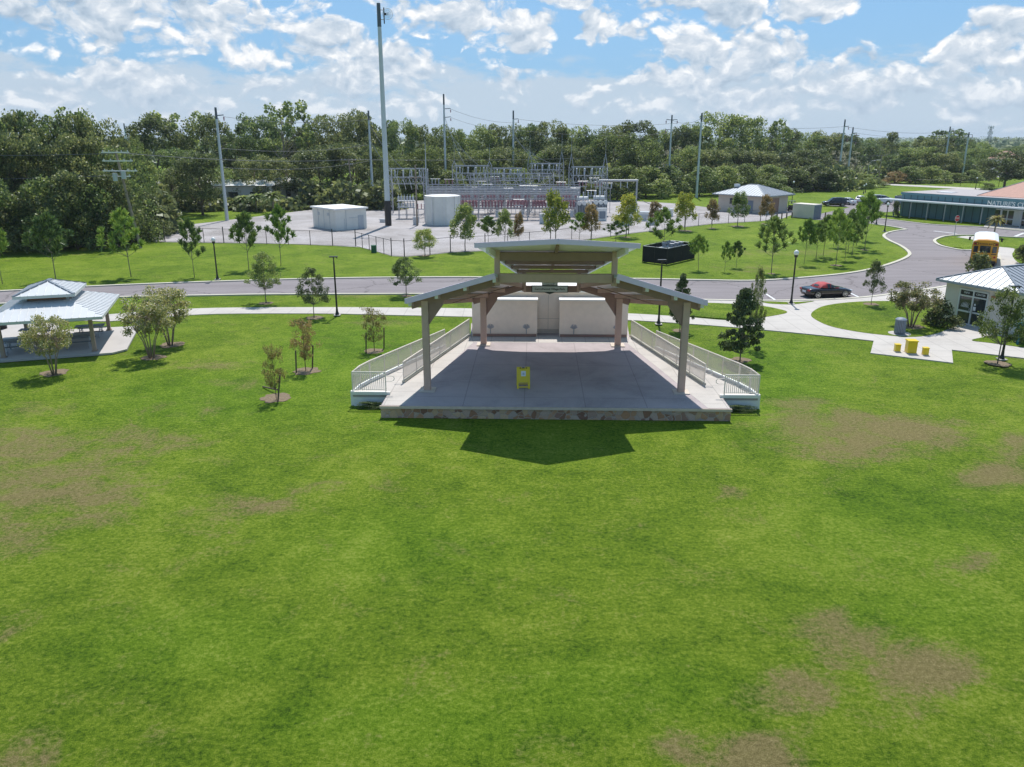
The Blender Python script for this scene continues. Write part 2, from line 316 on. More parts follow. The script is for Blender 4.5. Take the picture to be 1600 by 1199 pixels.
L = dict(
    oak=leafmat("oak_leaves", (0.058, 0.084, 0.032), (0.163, 0.205, 0.066), (0.360, 0.370, 0.130)),
    oak2=leafmat("laurel_leaves", (0.064, 0.111, 0.041), (0.187, 0.260, 0.072), (0.439, 0.484, 0.141)),
    lime=leafmat("lime_leaves", (.08, .11, .03), (.18, .23, .06), (.33, .38, .11)),
    pine=leafmat("pine_needles", (0.064, 0.117, 0.041), (0.170, 0.259, 0.061), (0.360, 0.445, 0.108), .25),
    pineb=leafmat("bright_pine_needles", (0.087, 0.179, 0.041), (0.253, 0.385, 0.066), (0.502, 0.610, 0.125), .25),
    crape=leafmat("crape_leaves", (0.119, 0.156, 0.057), (0.288, 0.315, 0.100), (0.596, 0.534, 0.203), accent=(.72, .66, .55), acc_amt=.10),
    crape2=leafmat("crape_leaves_plain", (0.087, 0.111, 0.048), (0.238, 0.241, 0.086), (0.502, 0.432, 0.170), accent=(.40, .28, .14), acc_amt=.05),
    mag=leafmat("magnolia_leaves", (0.041, 0.059, 0.032), (0.100, 0.143, 0.054), (0.266, 0.291, 0.108), .15),
    brown=leafmat("rusty_leaves", (0.154, 0.106, 0.053), (0.307, 0.213, 0.089), (0.486, 0.350, 0.137)),
    olive=leafmat("olive_leaves", (0.111, 0.117, 0.048), (0.288, 0.274, 0.084), (0.534, 0.432, 0.156), accent=(.22, .12, .04), acc_amt=.12),
    yel=leafmat("yellowing_leaves", (.14, .18, .03), (.30, .35, .05), (.62, .56, .08)),
    cher=leafmat("pale_green_leaves", (0.241, 0.325, 0.080), (0.509, 0.549, 0.169), (1.066, 0.966, 0.434)),
    grey=leafmat("grey_twigs", (0.192, 0.188, 0.126), (0.333, 0.312, 0.221), (0.512, 0.488, 0.347)),
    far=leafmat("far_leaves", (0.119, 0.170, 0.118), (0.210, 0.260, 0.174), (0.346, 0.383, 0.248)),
    shrub=leafmat("shrub_leaves", (0.049, 0.071, 0.032), (0.129, 0.165, 0.061), (0.314, 0.331, 0.108)),
)

# ------------------------------------------------------------------ mesh builder and tagging
class MB:
    def __init__(s): s.v = []; s.f = []
    def add(s, vs, fs):
        k = len(s.v); s.v += [tuple(p) for p in vs]; s.f += [tuple(i + k for i in q) for q in fs]; return s
    def hexa(s, c):      # 8 corners: bottom 4 then top 4
        return s.add(c, [(0, 3, 2, 1), (4, 5, 6, 7), (0, 1, 5, 4), (1, 2, 6, 5), (2, 3, 7, 6), (3, 0, 4, 7)])
    def box(s, cx, cy, cz, sx, sy, sz, rz=0.0):
        ca, sa = math.cos(rz), math.sin(rz); c = []
        for dz in (-sz / 2, sz / 2):
            for dx, dy in ((-sx / 2, -sy / 2), (sx / 2, -sy / 2), (sx / 2, sy / 2), (-sx / 2, sy / 2)):
                c.append((cx + dx * ca - dy * sa, cy + dx * sa + dy * ca, cz + dz))
        return s.hexa(c)
    def bar(s, a, b, w, h):     # rectangular bar from a to b, w across, h vertical
        a, b = Vector(a), Vector(b); d = (b - a).normalized()
        up = Vector((0, 0, 1)) if abs(d.z) < .95 else Vector((0, 1, 0))
        r = d.cross(up).normalized(); u = r.cross(d).normalized()
        c = []
        for k in (-1, 1):
            c += [a + r * (-w / 2) + u * (k * h / 2), a + r * (w / 2) + u * (k * h / 2), b + r * (w / 2) + u * (k * h / 2), b + r * (-w / 2) + u * (k * h / 2)]
        return s.hexa(c)
    def tube(s, pts, rad, n=8, cap=True):
        pts = [Vector(p) for p in pts]; rad = rad if isinstance(rad, (list, tuple)) else [rad] * len(pts)
        k0 = len(s.v); prev = None
        for i, p in enumerate(pts):
            d = (pts[min(i + 1, len(pts) - 1)] - pts[max(i - 1, 0)]).normalized()
            if prev is None:
                ref = Vector((1, 0, 0)) if abs(d.x) < .9 else Vector((0, 1, 0)); r = d.cross(ref).normalized()
            else: r = (prev - d * prev.dot(d)).normalized()
            prev = r; u = d.cross(r)
            for j in range(n):
                a = 2 * math.pi * j / n; q = p + (r * math.cos(a) + u * math.sin(a)) * rad[i]; s.v.append(tuple(q))
        for i in range(len(pts) - 1):
            for j in range(n):
                a = k0 + i * n + j; b = k0 + i * n + (j + 1) % n; s.f.append((a, b, b + n, a + n))
        if cap:
            s.f.append(tuple(k0 + j for j in reversed(range(n)))); s.f.append(tuple(k0 + (len(pts) - 1) * n + j for j in range(n)))
        return s
    def cyl(s, x, y, z0, z1, r, n=12, r2=None):
        return s.tube([(x, y, z0), (x, y, z1)], [r, r if r2 is None else r2], n)
    def lathe(s, x, y, prof, n=16):
        return s.tube([(x, y, z) for r, z in prof], [max(r, .001) for r, z in prof], n)
    def prism(s, poly, z0, z1):
        n = len(poly); vs = [(p[0], p[1], z0) for p in poly] + [(p[0], p[1], z1) for p in poly]
        ar = sum(poly[i][0] * poly[(i + 1) % n][1] - poly[(i + 1) % n][0] * poly[i][1] for i in range(n))
        fs = [tuple(reversed(range(n))), tuple(range(n, 2 * n))] + [(i, (i + 1) % n, n + (i + 1) % n, n + i) for i in range(n)]
        if ar < 0: fs = [tuple(reversed(q)) for q in fs]
        return s.add(vs, fs)
    def slab(s, q, t):          # sloping panel: 4 top corners, thickness downwards
        q = [Vector(p) for p in q]; return s.hexa([p - Vector((0, 0, t)) for p in q] + q)
    def quad(s, *q): return s.add(q, [tuple(range(len(q)))])
    def mesh(s, name):
        m = bpy.data.meshes.new(name); m.from_pydata(s.v, [], s.f); m.update(); return m
    def build(s, name, material, parent=None, smooth=False, bevel=0.0):
        m = s.mesh(name); m.materials.append(material)
        if smooth: m.shade_smooth()
        o = bpy.data.objects.new(name, m); COL.objects.link(o)
        if parent: o.parent = parent
        if bevel:
            b = o.modifiers.new("bevel", 'BEVEL'); b.width = bevel; b.segments = 2; b.limit_method = 'ANGLE'
        return o

def tag(o, label=None, cat=None, group=None, kind=None):
    if label: o['label'] = label
    if cat: o['category'] = cat
    if group: o['group'] = group
    if kind: o['kind'] = kind
    return o
def thing(name, label, cat, loc=(0, 0, 0), rz=0.0, group=None):
    o = bpy.data.objects.new(name, None); COL.objects.link(o); o.location = loc; o.rotation_euler = (0, 0, rz)
    o.empty_display_size = .2
    return tag(o, label, cat, group)
def dup(root, loc, rz=None, label=None, scale=None):
    kids = {}
    for o in COL.objects: pass
    r = root.copy(); COL.objects.link(r); r.location = loc
    if rz is not None: r.rotation_euler = (0, 0, rz)
    if scale is not None: r.scale = scale
    if label: r['label'] = label
    for ch in CH(root):
        c = ch.copy(); COL.objects.link(c); c.parent = r
        for g in CH(ch):
            d = g.copy(); COL.objects.link(d); d.parent = c
    return r
def CH(o): return list(o.children)
def text(s, name, size, material, parent, loc, rot, depth=.01, align='CENTER', sx=1.0):
    cu = bpy.data.curves.new(name, 'FONT'); cu.body = s; cu.size = size; cu.extrude = depth; cu.align_x = align; cu.align_y = 'CENTER'
    cu.resolution_u = 3; cu.offset = size * .012
    t = bpy.data.objects.new(name, cu); me = bpy.data.meshes.new_from_object(t)
    bpy.data.objects.remove(t); bpy.data.curves.remove(cu)
    me.materials.clear(); me.materials.append(material)
    o = bpy.data.objects.new(name, me); COL.objects.link(o); o.parent = parent; o.location = loc; o.rotation_euler = rot; o.scale = (sx, 1, 1)
    return o
def rot2(x, y, a): return (x * math.cos(a) - y * math.sin(a), x * math.sin(a) + y * math.cos(a))
# ------------------------------------------------------------------ ground sheet with dry patches
DRY = [(80, 760, 150, 50, .75), (30, 700, 110, 40, .7), (200, 690, 130, 26, .55), (20, 830, 70, 50, .6), (390, 790, 90, 16, .75), (330, 830, 60, 16, .4), (150, 805, 70, 20, .5), (60, 1185, 60, 40, .6), (0, 980, 30, 30, .6),
    (1290, 665, 110, 30, .8), (1400, 672, 120, 26, .9), (1330, 700, 110, 24, .8), (1460, 690, 60, 20, .7), (1250, 632, 60, 14, .6), (1560, 742, 70, 20, .9), (1580, 700, 40, 22, .7), (1525, 882, 38, 18, .75), (1140, 768, 26, 10, .6),
    (1290, 975, 50, 30, .8), (1345, 1010, 80, 36, .8), (1440, 1050, 90, 44, 1.0), (1250, 1080, 80, 40, .85), (1380, 1110, 70, 26, .5), (1060, 1170, 50, 30, .85), (1190, 1190, 90, 50, 1.0), (1130, 1170, 60, 26, .8),
    (60, 640, 60, 12, .4), (330, 570, 80, 10, .45), (360, 600, 60, 8, .4), (290, 640, 80, 12, .35), (500, 760, 60, 10, .4), (600, 760, 50, 8, .35),
    (590, 505, 60, 6, .45), (840, 466, 60, 3, .5), (560, 463, 60, 3, .4), (1330, 488, 80, 7, .55), (1400, 515, 60, 5, .5), (1200, 420, 80, 8, .35), (1180, 395, 60, 5, .35), (1270, 395, 60, 6, .35), (1460, 380, 30, 4, .5), (1130, 485, 60, 6, .3), (1590, 560, 30, 8, .3)]
RICH = [(560, 560, 160, 60, .8), (350, 620, 200, 40, .7), (1200, 590, 120, 60, .8), (620, 850, 180, 60, .5), (300, 1000, 200, 60, .6), (950, 1080, 220, 60, .6), (1400, 820, 200, 90, .5), (650, 1130, 250, 60, .7), (1450, 950, 160, 50, .6), (600, 620, 40, 60, .6)]
def patches(lst, XY):
    out = np.zeros(len(XY))
    for px, py, rx, ry, w in lst:
        c = G(px, py); ex = G(px + rx, py) - c; ey = G(px, max(py - ry, 232)) - c
        M2 = np.array([[ex.x, ey.x], [ex.y, ey.y]]); d = (np.linalg.inv(M2) @ (XY - np.array([c.x, c.y])).T)
        r = np.sqrt((d ** 2).sum(0)); out = np.maximum(out, w * np.clip(1.55 - 1.15 * r, 0, 1))
    return out
def ground():
    xs = np.concatenate([[-6000, -2000, -800, -300, -150], np.arange(-90, 90.1, .75), [150, 300, 800, 2000, 6000]])
    ys = np.concatenate([[-600, -100, -20], np.arange(8, 100, .6), np.arange(100, 160, 2.0), [170, 200, 260, 400, 800, 2000, 8000]])
    X, Y = np.meshgrid(xs, ys); XY = np.stack([X.ravel(), Y.ravel()], 1); nx, ny = len(xs), len(ys)
    V = np.concatenate([XY, np.zeros((len(XY), 1))], 1)
    i = np.arange((ny - 1) * (nx - 1)); r = i // (nx - 1); c = i % (nx - 1); a = r * nx + c
    Fc = np.stack([a, a + 1, a + nx + 1, a + nx], 1)
    m = bpy.data.meshes.new("ground"); m.from_pydata(V.tolist(), [], Fc.tolist()); m.update(); m.materials.append(M['lawn'])
    for nm, lst in (("dry", DRY), ("rich", RICH)):
        at = m.attributes.new(nm, 'FLOAT', 'POINT'); at.data.foreach_set('value', patches(lst, XY).astype(np.float32))
    o = bpy.data.objects.new("ground", m); COL.objects.link(o); tag(o, kind='structure', label="mown green lawn with dry brown patches"); return o
ground()

def smooth_poly(pts, closed=True, n=6):
    """Catmull-Rom through world points"""
    out = []; N_ = len(pts)
    for i in range(N_ if closed else N_ - 1):
        g = lambda k: pts[k % N_] if closed else pts[max(0, min(N_ - 1, k))]
        p0, p1, p2, p3 = g(i - 1), g(i), g(i + 1), g(i + 2)
        for j in range(n):
            t = j / n
            out.append(tuple(.5 * (2 * p1[k] + (p2[k] - p0[k]) * t + (2 * p0[k] - 5 * p1[k] + 4 * p2[k] - p3[k]) * t * t + (3 * p1[k] - p0[k] - 3 * p2[k] + p3[k]) * t ** 3) for k in (0, 1)))
    if not closed: out.append(tuple(pts[-1][:2]))
    return out
def PX(lst): return [tuple(G(*p)[:2]) for p in lst]
def flat(name, poly, z, material, label, thick=0.12, parent=None):
    from mathutils.geometry import tessellate_polygon
    tri = tessellate_polygon([[Vector((x, y, 0)) for x, y in poly]])
    b = MB(); n = len(poly)
    b.v = [(x, y, z) for x, y in poly] + [(x, y, z - thick) for x, y in poly]
    for t in tri:
        a, c, d = [Vector((*poly[k], 0)) for k in t]
        t = tuple(t) if (c - a).cross(d - a).z > 0 else (t[0], t[2], t[1]); b.f.append(t)
    ar = sum(poly[i][0] * poly[(i + 1) % n][1] - poly[(i + 1) % n][0] * poly[i][1] for i in range(n))
    for i in range(n):
        j = (i + 1) % n; q = (i, n + i, n + j, j); b.f.append(q if ar > 0 else tuple(reversed(q)))
    o = b.build(name, material, parent)
    if not parent: tag(o, label, kind='structure')
    return o
def strip(name, pts, w, z, material, label, h=.14):
    b = MB(); P_ = [Vector((x, y, 0)) for x, y in pts]; n = len(P_); Lf = []; Rt = []
    for i, p in enumerate(P_):
        d = (P_[min(i + 1, n - 1)] - P_[max(i - 1, 0)]).normalized(); r = Vector((d.y, -d.x, 0)) * w / 2
        Lf.append(p - r); Rt.append(p + r)
    for i in range(n - 1):
        q = [Lf[i], Rt[i], Rt[i + 1], Lf[i + 1]]
        b.hexa([Vector((p.x, p.y, z - h)) for p in q] + [Vector((p.x, p.y, z)) for p in q])
    return tag(b.build(name, material), label, kind='structure')

# road: one asphalt body, islands and verges laid over it
road_top_l = PX([(-260, 470), (0, 456.5), (160, 448), (330, 441.5), (480, 437), (600, 435), (740, 434.5), (1000, 437), (1100, 439), (1190, 439.5), (1300, 431), (1355, 423)])
isl_r = PX([(1355, 423), (1395, 412), (1418, 402), (1420, 395), (1407, 385), (1390, 377), (1381, 370), (1386, 365), (1400, 361.5), (1416, 359.5)])
north_low = PX([(1416, 359.5), (1400, 356), (1371, 351.5), (1340, 347), (1300, 344.5), (1270, 344)])
lot = PX([(1270, 344), (1281, 338), (1284, 334), (1328, 324.5), (1300, 322), (1280, 320.5), (1284, 317), (1345, 311), (1405, 312), (1406, 330), (1372, 333), (1368, 338), (1371, 342)])
north_up = PX([(1371, 342), (1410, 346.5), (1453, 351.5), (1490, 353.5), (1538, 356), (1600, 362), (1700, 370)])
road_bot = PX([(1700, 392), (1600, 372), (1575, 371), (1515, 368), (1480, 369.5), (1464, 374), (1460, 378), (1468, 384), (1487, 389), (1508, 392), (1540, 391), (1556, 396), (1561, 405), (1560, 416), (1530, 436), (1480, 448), (1390, 461), (1335, 467), (1270, 470), (1190, 471), (1095, 469.5), (1000, 465), (740, 461), (600, 460.5), (440, 461), (330, 462.5), (170, 466), (0, 476), (-260, 494)])
kerb_n = smooth_poly(road_top_l + isl_r[1:], False, 5)
kerb_b1 = smooth_poly(road_bot[1:14], False, 5); kerb_b2 = smooth_poly(road_bot[13:], False, 5)
roadpoly = kerb_n + north_low[1:-1] + lot + smooth_poly(north_up, False, 3)[1:] + [road_bot[0]] + kerb_b1 + kerb_b2[1:]
flat("road", roadpoly, .03, M['asphalt'], "greyish asphalt park road curving across behind the stage to the bus loop")
strip("kerb", kerb_n, .38, .13, M['kerb'], "pale concrete kerb along the far side of the road and its bend")
strip("kerb", kerb_b1, .38, .13, M['kerb'], "pale concrete kerb round the bus loop island")
strip("kerb", kerb_b2[:-1], .34, .11, M['kerb'], "pale concrete kerb along the near side of the road")
strip("kerb", smooth_poly(north_up, False, 3), .5, .13, M['kerb'], "pale concrete kerb in front of the teal building")
strip("kerb", smooth_poly(isl_r[-1:] + north_low[1:3], False, 3), .38, .13, M['kerb'], "pale concrete kerb on the north tip of the pine lawn")
# white markings
mk = MB()
for a, b in (((1197, 460), (1212, 470)), ((1327, 458), (1344, 466)), ((1459, 361.5), (1495, 365.5)), ((1586, 370), (1600, 364.5)), ((1612, 371), (1628, 365.5))):
    p, q = G(*a), G(*b); d = (q - p).normalized(); r = Vector((d.y, -d.x, 0)) * (.10 if a[0] < 1400 else .22)
    mk.add([p - r, p + r, q + r, q - r], [(0, 1, 2, 3)])
mk.v = [(x, y, .036) for x, y, z in mk.v]
tag(mk.build("road_markings", M['white']), "white painted parking and stop lines on the asphalt", kind='structure')
# path
path_l = PX([(-200, 530), (0, 517), (60, 508), (125, 502), (170, 503), (250, 496.5), (340, 491.5), (500, 491), (600, 493), (740, 496), (860, 498), (977, 501), (1060, 506), (1142, 512), (1230, 520), (1300, 527), (1365, 534)])
path_u = PX([(1180, 500), (1142, 502), (1060, 495.5), (977, 490.5), (860, 486), (740, 483), (600, 481.5), (500, 481), (340, 482), (250, 486), (186, 491), (140, 494), (0, 501), (-200, 512)])
flat("path", smooth_poly(path_l[:-1], False, 4) + [path_l[-1]] + PX([(1230, 505)]) + smooth_poly(path_u, False, 4), .05, M['walk'], "pale concrete footpath crossing behind the stage")
plaza = PX([(1095, 469.8), (1190, 471.3), (1270, 470.3), (1335, 467.3), (1390, 461.3), (1480, 448.3), (1530, 436.3), (1640, 420), (1640, 470), (1500, 470), (1500, 508), (1508, 507), (1540, 516), (1560, 523), (1700, 545), (1700, 575), (1600, 561), (1487, 548), (1489, 568.5), (1360, 553), (1365, 534), (1300, 527), (1230, 520), (1180, 515.5), (1180, 500), (1230, 489.5), (1180, 478.5), (1100, 474.5)])
flat("plaza", plaza, .062, M['walk'], "pale concrete plaza and walks around the info center")
# lawn islands let into the concrete
for nm, pts, lb in (("verge", [(1100, 474.5), (1180, 478.5), (1215, 484), (1230, 489.5), (1210, 494.5), (1180, 498.5), (1142, 500), (1100, 497), (1060, 492), (1060, 476)], "lens shaped lawn between the road walk and the path"),
                    ("verge", [(1192, 472.5), (1240, 473.5), (1272, 472), (1245, 476.5), (1225, 477), (1200, 475.5)], "small grass sliver by the lamp post at the road edge"),
                    ("verge", [(1267, 494), (1275, 485), (1295, 478), (1340, 473), (1400, 472), (1450, 474), (1500, 480), (1500, 505), (1482, 515), (1462, 523), (1430, 528), (1390, 526), (1340, 520), (1300, 512), (1278, 503)], "round lawn with crape myrtle in front of the info center"),
                    ("verge", [(1519, 534), (1530, 530), (1560, 527), (1640, 538), (1640, 549), (1600, 545), (1550, 538)], "narrow lawn strip under the info center wall"),
                    ("verge", [(1500, 387), (1508, 391), (1540, 389.5), (1540, 380), (1500, 372.5), (1481, 371.5), (1468, 375.5), (1464, 378), (1472, 383), (1487, 387.5)], "grass island with stop sign beside the bus"),
                    ("verge", [(1640, 382), (1600, 376), (1575, 374.5), (1556, 373.5), (1554, 385), (1583, 389), (1584, 394), (1582, 400), (1600, 410), (1640, 420)], "lawn to the right of the school bus")):
    flat(nm, smooth_poly(PX(pts), True, 4), .085, M['lawn'], lb, thick=.08)
flat("bus_walk", smooth_poly(PX([(1492, 372), (1505, 370), (1520, 370), (1556, 373), (1554, 385), (1583, 389), (1584, 394), (1582, 402), (1596, 414), (1640, 424), (1640, 440), (1560, 428), (1562, 412), (1560, 398), (1546, 392), (1520, 382), (1497, 377)]), True, 4), .075, M['walk'], "concrete walk along the bus loop")
flat("building_verge", PX([(1371, 341), (1410, 345), (1453, 350), (1490, 352.3), (1537, 354.5), (1540, 351), (1500, 347), (1405, 337), (1372, 335)]), .07, M['lawn'], "narrow grass strip in front of the teal building")
flat("entrance_walk", PX([(1537, 355), (1620, 362), (1640, 359), (1600, 353.5), (1541, 349.5)]), .08, M['walk'], "pale concrete landing before the teal building doors")
flat("far_path", smooth_poly(PX([(1378, 288), (1400, 290.5), (1450, 293), (1520, 297), (1620, 302), (1620, 299), (1520, 294), (1450, 290.5), (1400, 288.2), (1385, 286)]), True, 3), .05, M['walk'], "distant pale path beyond the field")
flat("far_road", PX([(1352, 270), (1430, 275), (1640, 279), (1640, 276), (1430, 272), (1365, 268)]), .06, M['flat'], "distant grey road beneath the trees")
# gravel yard of the substation
yard = PX([(240, 378.5), (340, 380), (440, 381.5), (520, 384.4), (563, 386.6), (596, 396), (613, 400.7), (633, 401.8), (672, 398.5), (704, 395), (758, 392.5), (860, 383), (982, 365.7), (1047, 358), (1112, 350.5), (1188, 346), (1222, 342), (1235, 337), (1270, 331), (1250, 328), (1190, 331), (1120, 326), (1050, 318), (900, 310), (700, 312), (560, 318), (440, 334), (335, 347), (236, 358)])
flat("gravel_yard", yard, .03, M['gravel'], "pale gravel yard of the electrical substation")
# ------------------------------------------------------------------ stage platform
SO = Vector((2.12, 37.2, 0)); SR = R(-1.65); DZ = .65
st = thing("stage_platform", "raised concrete stage with fieldstone front face and white side ramps", "stage", SO, SR)
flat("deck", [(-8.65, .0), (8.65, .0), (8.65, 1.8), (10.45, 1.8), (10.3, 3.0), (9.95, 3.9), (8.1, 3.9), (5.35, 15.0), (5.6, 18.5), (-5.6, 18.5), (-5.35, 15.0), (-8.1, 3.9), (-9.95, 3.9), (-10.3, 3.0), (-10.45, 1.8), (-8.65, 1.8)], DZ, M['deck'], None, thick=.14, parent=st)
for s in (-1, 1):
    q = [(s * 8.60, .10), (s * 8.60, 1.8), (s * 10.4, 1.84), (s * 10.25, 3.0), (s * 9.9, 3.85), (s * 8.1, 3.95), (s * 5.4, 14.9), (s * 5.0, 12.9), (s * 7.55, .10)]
    flat("sunlit_deck_strip", q, DZ + .006, M['walk'], None, thick=.005, parent=st)  # sunlit deck edge painted as a paler strip, cut along the canopy's shade line
flat("sunlit_deck_strip", [(-5.3, 14.9), (-4.98, 12.95), (4.98, 12.95), (5.3, 14.9)], DZ + .006, M['walk'], None, thick=.005, parent=st)  # sunlit back of the deck, its light put into the pale colour
b = MB(); b.box(0, .22, .255, 17.36, .36, .51); b.build("stone_face", M['stone'], st)
b = MB(); b.box(0, -.012, .585, 17.42, .09, .13); b.build("coping", M['coping'], st)
for s in (-1, 1):
    b = MB(); b.box(s * 9.5, 1.95, .3, 1.86, .24, .62); b.build("side_wall", M['wallw'], st)
for s in (-1, 1):
    b = MB()
    A = [(s * 8.12, 3.9, DZ - .01), (s * 9.95, 3.9, DZ - .01), (s * 6.95, 13.9, .06), (s * 5.62, 13.9, .06)]
    if s < 0: A = [A[1], A[0], A[3], A[2]]
    b.slab(A, .3); b.build("ramp", M['walk'], st)
    b = MB()
    for (p, q) in (((s * 10.5, 1.9), (s * 10.32, 3.0)), ((s * 10.32, 3.0), (s * 10.0, 4.0)), ((s * 10.0, 4.0), (s * 7.0, 14.0))):
        z1 = DZ + .14 if p[1] < 3.5 else DZ + .14; z2 = DZ + .14 if q[1] < 5 else .2
        b.hexa([(p[0] - .1, p[1], -.1), (p[0] + .1, p[1], -.1), (q[0] + .1, q[1], -.1), (q[0] - .1, q[1], -.1), (p[0] - .1, p[1], z1), (p[0] + .1, p[1], z1), (q[0] + .1, q[1], z2), (q[0] - .1, q[1], z2)])
    b.build("ramp_kerb_wall", M['wallw'], st)
    b = MB(); b.box(s * 9.5, 1.84, DZ + .07, 2.0, .2, .16); b.build("landing_kerb", M['cap'], st)
    b = MB(); b.bar((s * 8.15, 3.9, DZ + .06), (s * 5.4, 14.8, DZ + .06), .16, .14); b.build("deck_kerb", M['kerb'], st)

# rear building / back wall, stands behind the deck
bw = thing("stage_back_building", "beige rear building closing the back of the stage with two projecting wall panels", "building", SO, SR)
b = MB(); b.box(0, 17.4, 1.75, 10.2, 3.6, 3.5); b.build("wall", M['wallb'], bw)
b = MB(); b.box(0, 17.4, 3.56, 10.5, 3.9, .12); b.build("roof", M['cap'], bw)
for s in (-1, 1):
    x0, x1 = (-5.2, -.86) if s < 0 else (.62, 5.15); cx = (x0 + x1) / 2
    b = MB(); b.box(cx, 14.98, 1.87, x1 - x0, .8, 2.44); p = b.build("wall_panel", M['wallb'], bw)
    c = MB(); c.box(cx, 14.96, 3.14, x1 - x0 + .08, .9, .10); c.build("wall_cap", M['cap'], p)
    c = MB(); c.box(cx, 14.52, .76, x1 - x0 - .1, .08, .16); c.build("base_board", M['steelb'], p)
    for ex in (cx - 1.3 if s > 0 else cx - .95, cx + 1.45 if s < 0 else cx + 1.55):
        e = MB(); e.cyl(0, 0, 0, .5, .03, 6)
        for k in range(7):
            a = -1.3 + k * .43; e.bar((0, 0, .34), (math.sin(a) * .24, 0, .40 + math.cos(a) * .26), .02, .07)
        q = e.build("tree_emblem", M['galv'], p); q.location = (ex, 14.56, .86)
d = MB()
for x in (-.12,): d.box(x, 15.585, 2.0, .03, .01, 2.6)
d.box(-.12, 15.582, 1.68, 1.46, .01, .03); d.box(-.12, 15.575, .82, 1.46, .03, .24); d.build("panel_joint", M['tan'], bw)

# ------------------------------------------------------------------ canopy
cv = thing("stage_canopy", "brown steel canopy with raised centre roof and two lower side wings over the stage", "canopy", SO, SR)
FW, BWd = 2.6, 12.35
def post(x, y, z0, z1, w, nm="post", base=True):
    b = MB(); b.box(x, y, (z0 + z1) / 2, w, w, z1 - z0); p = b.build(nm, M['steelb2'], cv, bevel=.02)
    if base:
        c = MB(); c.box(x, y, z0 + .03, w * 2.3, w * 2.3, .06); c.build("base_plate", M['tan'], p)
    return p
# roof geometry (top surfaces): local x, w, z
def wing(s):
    return [Vector((s * 7.55, 2.05, 5.62)), Vector((s * 3.0, 1.75, 6.98)), Vector((s * 1.78, 12.75, 4.72)), Vector((s * 5.05, 12.75, 3.72))]
for s in (-1, 1):
    q = wing(s); qq = q if s < 0 else [q[1], q[0], q[3], q[2]]
    b = MB(); b.slab(qq, .12); wr = b.build("wing_roof", M['roofg'], cv)
    c = MB(); off = Vector((0, 0, -.125)); c.slab([p + off for p in qq], .03)
    c.v = [tuple(Vector(v)) for v in c.v]; c.build("roof_liner", M['under'], wr)
    def at(a, t):   # a 0 outer..1 inner ; t 0 front..1 back, on the top surface
        return q[0].lerp(q[1], a).lerp(q[3].lerp(q[2], a), t)
    c = MB()
    for k in range(1, 12): c.bar(at(k / 12, 0) + Vector((0, 0, .02)), at(k / 12, 1) + Vector((0, 0, .02)), .035, .05)
    c.build("standing_seam", M['roofg'], wr)
    c = MB(); c.bar(q[0] + Vector((0, -.02, -.10)), q[1] + Vector((0, -.02, -.10)), .05, .28); c.bar(q[0] + Vector((-s * -.02, 0, -.1)), q[3] + Vector((-s * -.02, 0, -.1)), .05, .24)
    c.build("fascia", M['fasc'], wr)
    # front and back rafters
    fo = Vector((s * 7.35, FW, at(.04, .05).z - .36)); fi = Vector((s * 2.94, FW, at(1, .05).z - .40))
    bo = Vector((s * 4.95, BWd, at(.03, .96).z - .34)); bi = Vector((s * 1.75, BWd, at(1, .96).z - .36))
    for a, c_ in ((fo, fi), (bo, bi)):
        b = MB(); b.bar(a, c_, .26, .38); b.build("rafter", M['steelb'], cv, bevel=.01)
    # purlins front to back, pale ends poke out
    for a_ in (.04, .34, .66, .985):
        p, r_ = at(a_, .01), at(a_, .99); b = MB(); b.bar(p + Vector((0, 0, -.28)), r_ + Vector((0, 0, -.28)), .15, .24)
        pu = b.build("purlin", M['steelb2'], cv)
        e = MB(); e.box(p.x, p.y - .01, p.z - .28, .17, .03, .26); e.build("end_plate", M['cap'], pu)
    post(s * 6.65, FW, DZ, fo.lerp(fi, (7.35 - 6.65) / 4.41).z + .05, .35)
    post(s * 4.3, BWd, DZ, bo.lerp(bi, (4.95 - 4.3) / 3.2).z + .05, .38)
    # knee braces
    for (x, w_, z, dx, dz) in ((s * 6.46, FW, 5.05, -s * .75, .95), (s * 4.1, BWd, 3.42, -s * .7, .85)):
        b = MB(); b.add([(x, w_ - .08, z - .85), (x, w_ - .08, z + .25), (x + dx, w_ - .08, z + .25 + abs(dx) * .30), (x + dx, w_ - .08, z + .02 + abs(dx) * .25), (x, w_ + .08, z - .85), (x, w_ + .08, z + .25), (x + dx, w_ + .08, z + .25 + abs(dx) * .30), (x + dx, w_ + .08, z + .02 + abs(dx) * .25)],
              [(0, 1, 2, 3), (7, 6, 5, 4), (0, 4, 5, 1), (1, 5, 6, 2), (2, 6, 7, 3), (3, 7, 4, 0)]); b.build("knee_brace", M['steelb'], cv)
    # upper columns
    post(s * 2.94, FW, fi.z - .2, 8.15, .28, "upper_column", False)
    post(s * 1.72, BWd, bi.z - .3, 5.35, .26, "upper_column", False)
    # side sway rods
    b = MB(); b.tube([at(.1, .55) + Vector((0, 0, -.42)), at(.95, .55) + Vector((0, 0, -.42))], .03, 6); b.build("sway_rod", M['steelb'], cv)
b = MB(); b.bar((-2.9, FW, 6.64), (2.9, FW, 6.64), .28, .42); b.build("tie_beam", M['steelb2'], cv)
b = MB(); b.bar((-1.75, BWd, 4.30), (1.75, BWd, 4.30), .24, .38); b.build("tie_beam", M['steelb'], cv)
